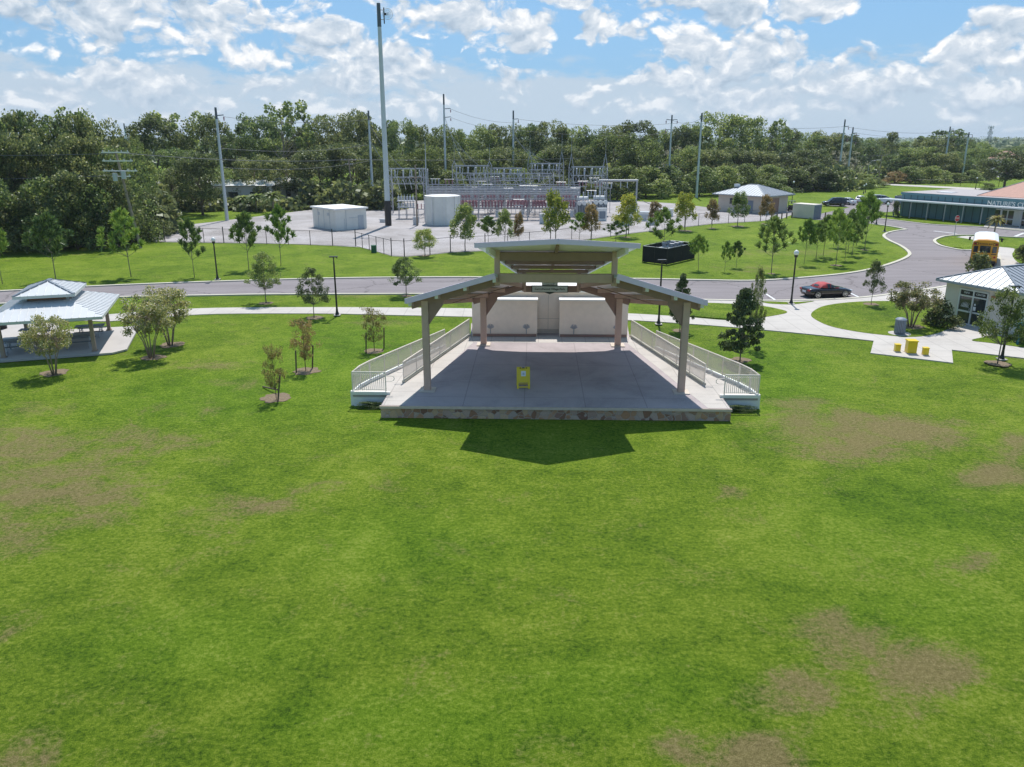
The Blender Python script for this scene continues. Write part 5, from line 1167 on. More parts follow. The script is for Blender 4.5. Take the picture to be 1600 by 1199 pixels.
home(1562, 300, 0, 7, 7, 6.2, .3, M['white'], M['tile'], "distant white house with red tile roof among the right hand trees", 2.6)
home(1030, 236, 0, 9, 6, 5.0, .1, M['cream'], M['flat'], "grey roofed house half hidden in trees behind the substation's right end", 1.2)
# ------------------------------------------------------------------ vehicles
def loft(rings):
    b = MB(); n = len(rings[0]); b.v = [tuple(p) for r in rings for p in r]
    for i in range(len(rings) - 1):
        for j in range(n): b.f.append((i * n + j, i * n + (j + 1) % n, (i + 1) * n + (j + 1) % n, (i + 1) * n + j))
    b.f.append(tuple(reversed(range(n)))); b.f.append(tuple((len(rings) - 1) * n + j for j in range(n))); return b
def ring(x, hw, z0, z1, r=.35, tuck=.92):   # rounded section, 12 points
    h = z1 - z0; return [Vector((x, y, z)) for y, z in ((-hw * tuck, z0), (-hw, z0 + h * .25), (-hw, z0 + h * .62), (-hw * .96, z0 + h * .82), (-hw * .84, z0 + h * .96), (-hw * .45, z1), (hw * .45, z1), (hw * .84, z0 + h * .96), (hw * .96, z0 + h * .82), (hw, z0 + h * .62), (hw, z0 + h * .25), (hw * tuck, z0))]
def wheel(par, x, y, r, w=.22):
    s = 1 if y > 0 else -1
    b = MB(); b.tube([(x, y - s * w, r), (x, y, r)], r, 20); t = b.build("wheel", M['tyre'], par)
    b = MB(); b.tube([(x, y, r), (x, y + s * .01, r)], r * .70, 16); rm = b.build("rim", M['dark'], t)
    b = MB(); b.tube([(x, y + s * .012, r), (x, y + s * .03, r)], r * .17, 10)
    for k in range(7): a = k * .8976; b.bar((x + math.cos(a) * r * .12, y + s * .02, r + math.sin(a) * r * .12), (x + math.cos(a) * r * .68, y + s * .02, r + math.sin(a) * r * .68), .03, r * .13)
    n = 20
    for k in range(n):
        a, c = k * 2 * math.pi / n, (k + 1) * 2 * math.pi / n; b.bar((x + math.cos(a) * r * .68, y + s * .02, r + math.sin(a) * r * .68), (x + math.cos(c) * r * .68, y + s * .02, r + math.sin(c) * r * .68), .03, r * .07)
    b.build("spokes", M['rim'], t)
def car(name, label, loc, rz, paint, L_, hw, body, cabin, wr, wx, roofm=None, group=None, cat="car", z0=.22):
    """body: (x, half width factor, top z) stations ; cabin: (x, hw factor, top z) stations"""
    t = thing(name, label, cat, loc, rz, group)
    b = loft([ring(x, hw * f, z0 + (.10 if i in (0, len(body) - 1) else 0), zt) for i, (x, f, zt) in enumerate(body)]); o = b.build("body", paint, t, smooth=True)
    sb = o.modifiers.new("round", 'SUBSURF'); sb.levels = 1; sb.render_levels = 2
    rings = []
    for (x, f, zb, zt) in cabin:
        a, c = hw * f, hw * f * .80
        rings.append([Vector((x, -a, zb)), Vector((x, -(a + c) / 2, (zb + zt) / 2 + .02)), Vector((x, -c, zt - .04)), Vector((x, -c * .6, zt)), Vector((x, c * .6, zt)), Vector((x, c, zt - .04)), Vector((x, (a + c) / 2, (zb + zt) / 2 + .02)), Vector((x, a, zb))])
    loft(rings).build("windows", M['glass'], t, smooth=False)
    # roof skin over the middle stations and slanted pillars
    mid = [r for r, c_ in zip(rings, cabin) if c_[3] > cabin[len(cabin) // 2][3] - .22]
    up = Vector((0, 0, .018)); q = MB(); k0 = 0
    for r in mid:
        q.v += [tuple(p + up) for p in (r[2] + Vector((0, -.01, -.03)), r[3], r[4], r[5] + Vector((0, .01, -.03)))]
    for i in range(len(mid) - 1):
        for j in range(3): q.f.append((i * 4 + j, i * 4 + j + 1, (i + 1) * 4 + j + 1, (i + 1) * 4 + j))
    rfm = q.build("roof", roofm or paint, t, smooth=True); so = rfm.modifiers.new("thick", 'SOLIDIFY'); so.thickness = .03; so.offset = 1
    if roofm:      # fabric top also covers the rear quarter
        for s in (1,):
            pass
    pl = MB()
    for r0, r1 in zip(rings[:-1], rings[1:]):
        for j in (0, 7):
            jj = 2 if j == 0 else 5
            if r0 is rings[0] or r1 is rings[-1]: pl.bar(r0[j], r1[jj] if r0 is rings[0] else r1[j], .05, .05)
    for r in rings[2:-2]: pl.bar(r[0], r[2], .04, .09); pl.bar(r[7], r[5], .04, .09)
    pl.build("pillars", roofm or paint, t)
    for x in wx:
        for s in (-1, 1): wheel(t, x, s * (hw + .005), wr)
    xr, xf = body[0][0], body[-1][0]
    for s in (-1, 1):
        MB().box(xr + .05, s * hw * .66, body[1][2] * .80, .10, hw * .34, .13).build("tail_light", M['tail'], t, bevel=.02)
        MB().box(xf - .14, s * hw * .62, body[-2][2] * .84, .18, hw * .30, .12).build("headlight", M['lens'], t, bevel=.03)
        MB().box(cabin[-2][0] - .05, s * (hw + .08), cabin[-1][2] + .08, .12, .16, .12).build("mirror", paint, t, bevel=.02)
    MB().box(xr - .0, 0, z0 + .34, .03, .50, .16).build("licence_plate", M['paper'], t)
    MB().box((xr + xf) / 2, 0, z0 + .02, L_ * .86, hw * 1.7, .08).build("underside", M['dark'], t)
    return t
gp = G(1277.6, 467.3, .03); gq = G(1320, 465.3, .03); rz = math.atan2(gq.y - gp.y, gq.x - gp.x); wb = (gq - gp).length
rzc = rz; hw = .92
ctr = (gp + gq) / 2 + Vector((-math.sin(rzc), math.cos(rzc), 0)) * hw
cv_ = car("convertible_car", "parked black convertible with a red fabric top and long hood", ctr, rzc, M['carblk'], 4.5, hw,
    [(-2.12, .80, .82), (-1.95, .93, .88), (-1.35, 1.0, .92), (-.6, .97, .86), (.2, .96, .86), (.9, 1.0, .86), (1.5, 1.0, .80), (1.95, .92, .68), (2.22, .70, .54)],
    [(-1.10, .78, .86, .92), (-.72, .80, .86, 1.14), (-.38, .80, .86, 1.24), (-.05, .80, .86, 1.23), (.18, .80, .86, 1.15), (.82, .78, .84, .90)], .335, (-wb / 2, wb / 2), roofm=M['redtop'])
q = loft([[Vector((x, -w, .90)), Vector((x, -w * .93, z - .12)), Vector((x, -w * .7, z)), Vector((x, w * .7, z)), Vector((x, w * .93, z - .12)), Vector((x, w, .90))] for x, w, z in ((-1.12, .62, .95), (-.90, .70, 1.08), (-.68, .74, 1.19), (-.44, .75, 1.26))]).build("rear_top", M['redtop'], cv_, smooth=True)
MB().add([(-1.10, -.30, 1.01), (-.90, -.30, 1.115), (-.90, .30, 1.115), (-1.10, .30, 1.01)], [(0, 1, 2, 3)]).build("rear_window", M['glass'], cv_)

SUVB = [(-2.32, .84, .98), (-2.2, .97, 1.06), (-1.4, 1.0, 1.08), (-.4, 1.0, 1.07), (.5, 1.0, 1.06), (1.1, .99, 1.05), (1.8, .96, 1.0), (2.2, .88, .90), (2.36, .72, .72)]
SUVC = [(-2.22, .90, 1.02, 1.10), (-2.0, .90, 1.02, 1.66), (-1.1, .90, 1.02, 1.76), (0, .90, 1.02, 1.76), (.45, .90, 1.02, 1.68), (1.20, .86, 1.02, 1.06)]
SEDB = [(-2.3, .80, .86), (-2.15, .94, .95), (-1.5, 1.0, .97), (-.5, 1.0, .94), (.4, 1.0, .93), (1.0, 1.0, .93), (1.7, .97, .88), (2.15, .88, .78), (2.34, .72, .64)]
SEDC = [(-1.75, .84, .90, .98), (-1.15, .84, .90, 1.32), (-.5, .84, .90, 1.43), (.1, .84, .90, 1.42), (.5, .84, .90, 1.32), (1.25, .82, .88, .95)]
g = G(1306, 323, .03)
car("parked_car", "dark parked SUV, leftmost car of the far lot", Vector((g.x, g.y + 1, .03)), R(172), M['carblk'], 4.7, .95, SUVB, SUVC, .38, (-1.45, 1.45))
g = G(1327, 321, .03); car("parked_car", "white hatchback parked just right of the dark SUV", Vector((g.x, g.y + 2, .03)), R(120), M['carwht'], 4.6, .92, SEDB, SEDC, .34, (-1.4, 1.4), group="white cars in the far lot")
g = G(1350, 317.5, .03); car("parked_car", "white car partly hidden by the tallest pine", Vector((g.x, g.y + 2, .03)), R(60), M['carwht'], 4.6, .92, SEDB, SEDC, .34, (-1.4, 1.4), group="white cars in the far lot")
g = G(1377, 319.5, .03); car("parked_car", "white SUV with black windows in the far lot", Vector((g.x, g.y + 1, .03)), R(-12), M['carwht'], 4.8, 1.0, [(x * 1.05, f, z * 1.08) for x, f, z in SUVB], [(x, f, a * 1.08, z * 1.08) for x, f, a, z in SUVC], .42, (-1.5, 1.5), group="white cars in the far lot")
g = G(1393, 318, .03); car("parked_car", "white car at the right end of the far lot beside the dark cabinet", Vector((g.x, g.y + 4.5, .03)), R(-14), M['carwht'], 4.6, .92, SEDB, SEDC, .34, (-1.4, 1.4), group="white cars in the far lot")
# utility cart
uv = thing("utility_cart", "black utility cart parked beside the white container", "utility cart", G(1236, 330), R(75))
b = loft([ring(x, w, .28, z) for x, w, z in ((-1.3, .6, .9), (-.6, .68, .95), (0, .66, .62), (.7, .66, .70), (1.1, .6, .95), (1.45, .5, .80))]); b.build("body", M['black'], uv, smooth=True)
b = MB()
for x in (-.55, .65):
    for s in (-.6, .6): b.tube([(x, s, .7), (x * .85, s * .9, 1.85)], .03, 6)
b.build("roll_cage", M['black'], uv); MB().box(0, 0, 1.88, 1.5, 1.2, .06).build("roof", M['black'], uv, bevel=.02); MB().box(-.2, 0, .85, .5, 1.1, .5).build("seat", M['dark'], uv, bevel=.05)
for x in (-.95, .95):
    for s in (-1, 1): wheel(uv, x, s * .72, .32)

# ------------------------------------------------------------------ school bus, rear towards the camera
br = math.atan2(9.2, 5.3); BP = Z(1534, 420, 85.5); bus = thing("school_bus", "yellow school bus with white roof seen from the rear", "bus", Vector((BP.x, 85.5, .03)), br)
hwb = 1.24; BL = 8.6
def bring(x, s=1.0, zt=2.98): return [Vector((x, y * s, z)) for y, z in ((-hwb, .55), (-hwb, 2.45), (-hwb * .97, 2.62), (hwb * .97, 2.62), (hwb, 2.45), (hwb, .55))]
loft([bring(0), bring(BL)]).build("body", M['bus'], bus, bevel=.04)
rr = lambda x, k: [Vector((x, y * k, z)) for y, z in ((-hwb * .985, 2.60), (-hwb * .93, 2.78), (-hwb * .62, 2.95), (0, 3.0), (hwb * .62, 2.95), (hwb * .93, 2.78), (hwb * .985, 2.60))]
loft([rr(.35, 1), rr(BL + .05, 1)]).build("roof", M['white'], bus, smooth=False)
r0 = [Vector((0, p.y, 2.60 + (p.z - 2.60) * .80)) for p in rr(0, 1)]
loft([r0, rr(.36, 1.002)]).build("rear_cap", M['bus'], bus)
b = loft([ring(x, w, .55, z) for x, w, z in ((BL - .05, 1.15, 1.75), (BL + .9, 1.05, 1.6), (BL + 1.35, .9, 1.3))]); b.build("hood", M['bus'], bus, smooth=True)
MB().box(BL + .01, 0, 2.0, .04, 2.1, .8).build("windscreen", M['glass'], bus)
MB().box(-.03, 0, 1.95, .04, 1.0, .72).build("rear_window", M['glass'], bus)
for s in (-1, 1):
    MB().box(-.03, s * .88, 1.93, .04, .40, .66).build("rear_window", M['glass'], bus)
    MB().box(-.04, s * .90, 2.50, .05, .44, .24).build("lamp_panel", M['black'], bus)
    for dy in (-.11, .11): b = MB(); b.tube([(-.05, s * .90 + dy, 2.50), (-.08, s * .90 + dy, 2.50)], .085, 12); b.build("warning_lamp", M['tail'] if dy * s > 0 else M['bus'], bus)
    b = MB(); b.tube([(-.02, s * .98, 1.15), (-.06, s * .98, 1.15)], .11, 12); b.build("tail_light", M['tail'], bus)
    for k in range(9): MB().box(.75 + k * .86, s * (hwb + .005), 2.12, .70, .03, .52).build("side_window", M['glass'], bus)
    b = MB()
    for z in (1.75, 1.25, .85): b.box(BL / 2, s * (hwb + .015), z, BL, .03, .05)
    b.build("rub_rail", M['black'], bus)
    for x in (2.1, BL + .45): wheel(bus, x, s * 1.14, .46, .28)
    b = MB(); b.tube([(BL - .2, s * hwb, 2.5), (BL + .1, s * (hwb + .35), 2.3)], .02, 6); b.box(BL + .1, s * (hwb + .38), 2.1, .12, .20, .40); b.build("mirror", M['black'], bus)
MB().box(-.12, 0, .62, .20, 2.35, .26).build("bumper", M['black'], bus, bevel=.03)
MB().box(-.025, 0, 1.05, .03, .9, .9).build("emergency_door", M['bus'], bus)
text("SCHOOL BUS", "lettering", .20, M['black'], bus, (-.02, 0, 2.50), (R(90), 0, R(-90)), .01)
MB().box(-.028, .86, 1.45, .03, .5, .07).build("marking", M['black'], bus); MB().box(-.028, -.86, 1.45, .03, .5, .07).build("marking", M['black'], bus)
# ------------------------------------------------------------------ lamps
def lamp(bx, by, tx, ty, label, kind='globe', group=None):
    g = G(bx, by, .06); h = Z(bx, ty, g.y).z - .06
    t = thing("street_lamp", label, "lamp post", g, 0, group)
    b = MB(); b.lathe(0, 0, [(.16, 0), (.16, .12), (.10, .30), (.075, .6), (.06, h - .5), (.05, h - .45)], 12); b.build("post", M['black'], t)
    MB().box(0, 0, .03, .5, .5, .06).build("footing", M['slab'], t)
    if kind == 'globe':
        b = MB(); b.lathe(0, 0, [(.06, h - .62), (.14, h - .55), (.16, h - .42), (.10, h - .40)], 12); b.build("collar", M['black'], t)
        b = MB(); b.lathe(0, 0, [(.10, h - .42), (.20, h - .30), (.21, h - .18), (.15, h - .06), (.05, h), (.001, h + .03)], 14); b.build("globe", M['globe'], t, smooth=True)
    elif kind == 'flat':
        b = MB(); b.cyl(0, 0, h - .5, h - .06, .045, 8); b.box(0, 0, h - .02, .62, .30, .07); b.box(.26, 0, h - .10, .06, .1, .12); b.build("flat_head", M['black'], t, bevel=.01)
    return t
lamp(1236, 475, 1242, 391, "black lamp post with white globe on the sliver of grass beside the convertible")
lamp(340, 437, 334, 371, "lamp post with white globe across the road, between two young pines")
lamp(527, 493, 523, 401, "black flat headed lamp post at the path left of the stage", 'flat')
lamp(1029, 507, 1037, 406, "flat headed lamp post rising behind the right roof wing", 'flat')
lamp(1565, 562, 1590, 447, "flat headed lamp post behind the bright green tree at the info center", 'flat')
lamp(1382, 362, 1388, 317, "globe lamp post on the north tip of the pine lawn")
lamp(1369, 351, 1373, 310, "thin lamp post behind the tallest pine")
lamp(1352, 301, 1353, 287, "left one of two small globe lamps beyond the white cars")
lamp(1349, 303, 1350, 289, "right one of two small globe lamps beyond the white cars")
lamp(1524, 296, 1527, 277, "distant small lamp on the far path behind the teal roof")
lamp(1237, 318, 1240, 283, "thin lamp post at the right corner of the tan pump building")
# cobra head street light by the far road
p = Z(1357, 262, 262); t = thing("street_light", "distant cobra head street light beside the far road", "street light", Vector((p.x, 262, 0)))
h = Z(1357, 258, 262).z; b = MB(); b.tube([(0, 0, 0), (0, 0, h), (.8, 0, h + 1.2), (2.6, 0, h + 1.5)], [.12, .09, .07, .06], 8); b.build("pole", M['galv'], t); b = MB(); b.box(3.0, 0, h + 1.5, 1.1, .4, .18); b.build("lamp_head", M['white'], t, bevel=.05)

# stop sign
g = G(1491, 368.5, .09); t = thing("stop_sign", "red stop sign on a thin pole at the bus loop island", "stop sign", g, R(22)); zc = 2.42
MB().cyl(0, 0, 0, 2.8, .04, 8).build("pole", M['galv'], t)
oc = lambda r, y: [(math.cos(R(22.5 + 45 * k)) * r, y, zc + math.sin(R(22.5 + 45 * k)) * r) for k in range(8)]
def octo(r, y0, y1, nm, mt):
    b = MB(); b.add(oc(r, y0) + oc(r, y1), [tuple(range(8)), tuple(reversed(range(8, 16)))] + [(k, 8 + k, 8 + (k + 1) % 8, (k + 1) % 8) for k in range(8)]); return b.build(nm, mt, t)
octo(.46, -.05, -.03, "sign_border", M['white']); octo(.425, -.058, -.051, "sign_face", M['stopr'])
text("STOP", "lettering", .30, M['white'], t, (0, -.062, zc), (R(90), 0, 0), .003)

# ------------------------------------------------------------------ steel poles
WP = {}
def spole(name, bx, Y, ty, r0, label, arms=(), material='polest', base=None, dish=False, group="steel transmission poles"):
    p = Z(bx, ty, Y) if base is None else Z(bx, ty, Y); b0 = Z(bx, 300, Y) if base is None else G(*base)
    x = b0.x if base is not None else Z(bx, 599.5 - (0) , Y).x
    if base is not None: x = G(*base).x; Y = G(*base).y
    else:
        v = (SP * Y - CAMH * CP) / (CP * Y + CAMH * SP); t_ = CAMH / (SP - v * CP) if SP - v * CP > 1e-4 else Y; x = (bx - 800) / F * t_
    h = Z(bx, ty, Y).z; WP[name] = Vector((x, Y, h))
    t = thing("steel_pole", label, "power pole", (x, Y, 0), 0, group)
    b = MB(); b.tube([(0, 0, 0), (0, 0, h * .90)], [r0, r0 * .62], 10); b.build("shaft", M[material], t, smooth=False)
    b = MB(); b.tube([(0, 0, h * .90), (0, 0, h)], [r0 * .66, r0 * .6], 10); b.build("top_section", M['poledk'], t)
    for (z, dx) in arms:
        b = MB(); b.bar((0, 0, h * z), (dx, 0, h * z + abs(dx) * .08), .12, .14); a = b.build("arm", M['poledk'], t)
        b = MB(); b.lathe(dx, 0, [(.05, h * z - .9 + abs(dx) * .08), (.14, h * z - .7), (.07, h * z - .55), (.14, h * z - .4), (.05, h * z - .1)], 8); b.build("insulator", M['mauve'], a)
    return t, h
spole('P1', 355, 137, 168, .30, "leaning steel pole left of the white control building, first steel pole from the left", [(.93, 1.2)], base=(355, 345))
t, h = spole('P2', 607, 128, 5, .46, "tallest thick steel pole with black wrapped foot and antenna at its top", base=(607, 353))
b = MB(); b.cyl(0, 0, 0, 3.9, .52, 12); b.build("black_wrap", M['black'], t)
b = MB(); b.tube([(0, 0, h - .9), (.75, 0, h - .95)], .05, 6); b.tube([(0, 0, h - 2.2), (.75, 0, h - 2.25)], .05, 6); b.tube([(.75, 0, h - .6), (.75, 0, h - 2.8)], .09, 8); b.build("antenna_bracket", M['poledk'], t)
b = MB(); n = 14
for k in range(n):
    a, c = 2 * math.pi * k / n, 2 * math.pi * (k + 1) / n
    for r_, w_ in ((.75, .05), (.5, .03), (.25, .03)): b.bar((1.3 + math.cos(a) * r_, -.1 * r_, h - 1.5 + math.sin(a) * r_), (1.3 + math.cos(c) * r_, -.1 * r_, h - 1.5 + math.sin(c) * r_), w_, w_)
    b.bar((1.3, 0, h - 1.5), (1.3 + math.cos(a) * .75, -.08, h - 1.5 + math.sin(a) * .75), .025, .025)
b.build("grid_dish", M['grey'], t); MB().box(.98, -.1, h - 1.5, .28, .25, .3).build("antenna_feed", M['black'], t)
spole('P3', 583, 169, 173, .30, "slim steel pole just left of the tallest thick one", base=(583, 321))
spole('P4', 697, 190, 147, .31, "steel pole with two short arms behind the faceted white tank", [(.86, 1.5), (.78, 1.5)])
spole('P5', 802, 200, 173, .32, "steel pole above the middle of the mauve insulator racks", [(.90, 1.2)])
spole('P6', 1043, 197, 180, .28, "steel pole with arms left of the plain one near the pump building", [(.94, 1.3), (.94, -1.3), (.82, -1.3)])
spole('P7', 1088, 192, 177, .31, "plain steel pole to the left of the tan pump building", base=(1088, 309))
spole('P8', 1308, 226, 187, .30, "left one of the two steel poles beyond the white container", [(.9, 1.2), (.80, -1.2), (.72, 1.2)])
spole('P9', 1322, 233, 199, .30, "right one of the two steel poles beyond the white container", [(.9, 1.2), (.82, -1.2), (.76, 1.2)], base=(1322, 292))
spole('P10', 1472, 268, 198, .32, "farther steel pole behind the teal building roof", [(.95, 1.2)])
spole('P11', 1502, 265, 207, .34, "nearer steel pole behind the teal building roof", [(.95, 1.2)], base=(1502, 283))
spole('P12', 206, 260, 193, .30, "distant pole top showing above the trees at the left", [(.95, .8)])
# thin mast on P6
P6 = WP['P6']; 
# cell tower
p = Z(1549, 198, 620); t = thing("cell_tower", "distant lattice cell tower on the right skyline", "tower", Vector((p.x, 620, 0)))
b = MB(); H_ = p.z
for a in range(3):
    an = a * 2.094
    b.tube([(math.cos(an) * 1.6, math.sin(an) * 1.6, 0), (math.cos(an) * .7, math.sin(an) * .7, H_)], .16, 5)
for k in range(14):
    z0, z1 = H_ * k / 14, H_ * (k + 1) / 14; r0, r1 = 1.6 - .9 * k / 14, 1.6 - .9 * (k + 1) / 14
    for a in range(3): an, bn = a * 2.094, (a + 1) * 2.094; b.bar((math.cos(an) * r0, math.sin(an) * r0, z0), (math.cos(bn) * r1, math.sin(bn) * r1, z1), .12, .12)
b.build("lattice", M['poledk'], t)
for z in (H_ - .5, H_ - 4.5, H_ - 8):
    b = MB()
    for k in range(6): a = k * 1.047; b.box(math.cos(a) * 1.7, math.sin(a) * 1.7, z, .35, .35, 2.2)
    b.build("antenna_panels", M['grey'], t)

# ------------------------------------------------------------------ wooden utility poles
def wpole(name, Y, bx, ty, label, arms=((.97, 1.2),), extra=0, lean=0.0, r=.16):
    v = (SP * Y - CAMH * CP) / (CP * Y + CAMH * SP); tt = CAMH / (SP - v * CP); x = (bx - 800) / F * tt; h = Z(bx, ty, Y).z
    t = thing("utility_pole", label, "utility pole", (x, Y, 0), 0, "wooden utility poles"); WP[name] = Vector((x + lean, Y, h))
    b = MB(); b.tube([(0, 0, 0), (lean * .5, 0, h * .5), (lean, 0, h)], [r, r * .85, r * .7], 9); b.build("shaft", M['wood'], t)
    for z, w in arms:
        zz = h * z; xx = lean * z; b = MB(); b.bar((xx - w, -.12, zz), (xx + w, -.12, zz), .12, .13); a = b.build("crossarm", M['wallw'] if extra else M['wood'], t)
        for k in (-.9, -.45, .45, .9):
            b = MB(); b.lathe(xx + w * k, -.12, [(.03, zz + .06), (.09, zz + .12), (.06, zz + .2), (.02, zz + .26)], 8); b.build("insulator", M['grey'], a)
    if extra:
        b = MB(); b.cyl(lean + .75, -.3, h * .72, h * .80, .28, 10); b.cyl(lean - .2, -.55, h * .70, h * .78, .28, 10); b.build("transformer", M['grey'], t)
    return t
g = G(220, 388); wpole('W1', g.y, 220, 236, "leaning wooden utility pole with four crossarms before the dark woods", ((.985, 1.7), (.90, 1.85), (.80, 2.1), (.745, 1.1)), 1, lean=-1.5, r=.2)
wpole('W2', 160, 553, 248, "wooden utility pole with a crossarm right of the control building's back", ((.97, 1.5), (.88, .7)), 0, lean=-.5)
wpole('W3', 160, 549, 290, "short leaning guy pole beside the control building", (), 0)
wpole('W4', 218, 1062, 240, "wooden utility pole with leaning guys left of the pump building", ((.97, 1.4),))
wpole('W5', 240, 1177, 242, "wooden utility pole behind the pump building roof", ((.97, 1.5),))
wpole('W6', 250, 1372, 242, "wooden utility pole by the far road", ((.97, 1.6),))
wpole('W7', 262, 1545, 243, "thin wooden pole before the distant white house", ())
wpole('W8', 238, 1292, 248, "short wooden pole in front of the grey half bare trees", ())
wpole('W9', 128, 652, 258, "weathered wooden pole left of the faceted white tank", ((.80, .9),))
# ------------------------------------------------------------------ wires
def wire(a, b_, sag, label, r=.03, n=12):
    a, b_ = Vector(a), Vector(b_); q = MB(); q.tube([a.lerp(b_, k / n) - Vector((0, 0, 4 * sag * (k / n) * (1 - k / n))) for k in range(n + 1)], r, 4)
    return tag(q.build("overhead_wire", M['wire']), label, "wire", "overhead wires")
up = lambda n, z, dx=0: WP[n] + Vector((dx, 0, -z))
WIRES = [('P4', 'P5', .14, 1.5), ('P4', 'P5', .22, 1.5), ('P5', 'P6', .10, 1.2), ('P5', 'P6', .22, 0), ('P6', 'P7', .06, 0), ('P6', 'P7', .18, 0), ('P7', 'P8', .10, 0), ('P7', 'P9', .20, 0), ('P8', 'P10', .10, 0), ('P9', 'P11', .1, 1.2), ('P9', 'P11', .24, 0), ('P1', 'P3', .35, 0), ('P1', 'P3', .52, 0), ('P1', 'P3', .08, 1.2)]
NMW = {'P1': "the first steel pole", 'P3': "the slim pole", 'P4': "the tank pole", 'P5': "the rack pole", 'P6': "the armed pole", 'P7': "the pump building pole", 'P8': "left container pole", 'P9': "right container pole", 'P10': "farther teal roof pole", 'P11': "nearer teal roof pole"}
seen = {}
for a, c, z, dx in WIRES:
    k = seen.get((a, c), 0); seen[(a, c)] = k + 1; ha = WP[a].z * z
    wire(up(a, ha, dx), up(c, WP[c].z * z, dx if dx else 0), .9, f"{['upper', 'lower', 'lowest'][k]} wire, {NMW[a]} to {NMW[c]}")
for a, c, lb in (('W2', 'W4', "distribution wire crossing behind the gantries"), ('W4', 'W5', "distribution wire from the guyed pole to the pump building pole"), ('W5', 'W6', "distribution wire across the grey half bare trees"), ('W1', 'W2', "distribution wire from the leaning wooden pole to the control building pole")):
    wire(up(a, .2), up(c, .2), .6, lb, .035)
wire(WP['W1'] + Vector((0, 0, -.3)), WP['W1'] + Vector((-55, 6, 1.0)), .8, "wire running left from the leaning wooden pole across the woods", .03)
wire(WP['W1'] + Vector((0, 0, -2.9)), WP['W1'] + Vector((-55, 6, -2.4)), .8, "lower wire running left from the leaning wooden pole", .03)

# ------------------------------------------------------------------ fence round the yard
def fence(label, pix, posts_every, h=1.9, mesh=True):
    P_ = [G(*p) for p in pix]; t = thing("chain_link_fence", label, "fence", (0, 0, 0))
    for a, c in zip(P_[:-1], P_[1:]):
        n = max(1, round((c - a).length / posts_every))
        for k in range(n + 1):
            if k == n and c is not P_[-1]: continue
            p = a.lerp(c, k / n); end = k == 0 or k == n
            MB().cyl(p.x, p.y, 0, h + (.25 if end else 0), .062 if end else .042, 6).build("post", M['black'], t)
    b = MB()
    for a, c in zip(P_[:-1], P_[1:]): b.tube([a + Vector((0, 0, h - .05)), c + Vector((0, 0, h - .05))], .026, 5); b.tube([a + Vector((0, 0, .08)), c + Vector((0, 0, .08))], .014, 5)
    b.build("rails", M['black'], t); b = MB()
    for a, c in zip(P_[:-1], P_[1:]): b.add([a, c, c + Vector((0, 0, h)), a + Vector((0, 0, h))], [(0, 1, 2, 3)])
    b.build("wire_mesh", M['chain'], t); return t
fence("black chain link fence along the front of the gravel yard at the left", [(236, 378), (258, 378.5), (350, 380), (520, 384.2), (556, 385.5)], 3.0)
fence("black chain link fence stepping round the green utility box", [(556, 385.5), (612, 400.4), (632, 401.6)], 2.2)
fence("black chain link fence behind the stage roof", [(632, 401.6), (672, 398.3), (704, 394.8), (758, 392.3), (860, 382.8), (982, 365.5)], 4.0)
fence("black chain link fence along the yard in front of the pump building", [(982, 365.5), (1047, 357.8), (1112, 350.3), (1188, 345.8)], 4.0)
fence("distant chain link fence before the brushy mound at the right", [(1430, 289), (1500, 291), (1560, 292)], 4.5, 1.6)

# ------------------------------------------------------------------ substation
def insul(par, x, y, z0, z1, r=.13, mt='mauve', n=5):
    pr = [(r * .45, z0)]
    for k in range(n): z = z0 + (z1 - z0) * (k + .5) / n; pr += [(r * .5, z - .06), (r, z), (r * .5, z + .05)]
    b = MB(); b.lathe(x, y, pr + [(r * .45, z1)], 7); return b.build("insulator", M[mt], par)
def truss(b, p, q, w, h, n, t=.06):
    """box lattice between two points"""
    p, q = Vector(p), Vector(q); d = (q - p).normalized(); s = Vector((0, 1, 0)) if abs(d.y) < .5 else Vector((1, 0, 0))
    u = Vector((0, 0, 1)) if abs(d.z) < .5 else Vector((1, 0, 0))
    if abs(d.z) > .5: s = Vector((0, 1, 0))
    C4 = [s * (w / 2 * i) + u * (h / 2 * j) for i, j in ((-1, -1), (1, -1), (1, 1), (-1, 1))]
    for c in C4: b.bar(p + c, q + c, t, t)
    for k in range(n):
        a, e = p.lerp(q, k / n), p.lerp(q, (k + 1) / n)
        for i in range(4):
            c0, c1 = C4[i], C4[(i + 1) % 4]
            if k % 2: c0, c1 = c1, c0
            b.bar(a + c0, e + c1, t * .7, t * .7)
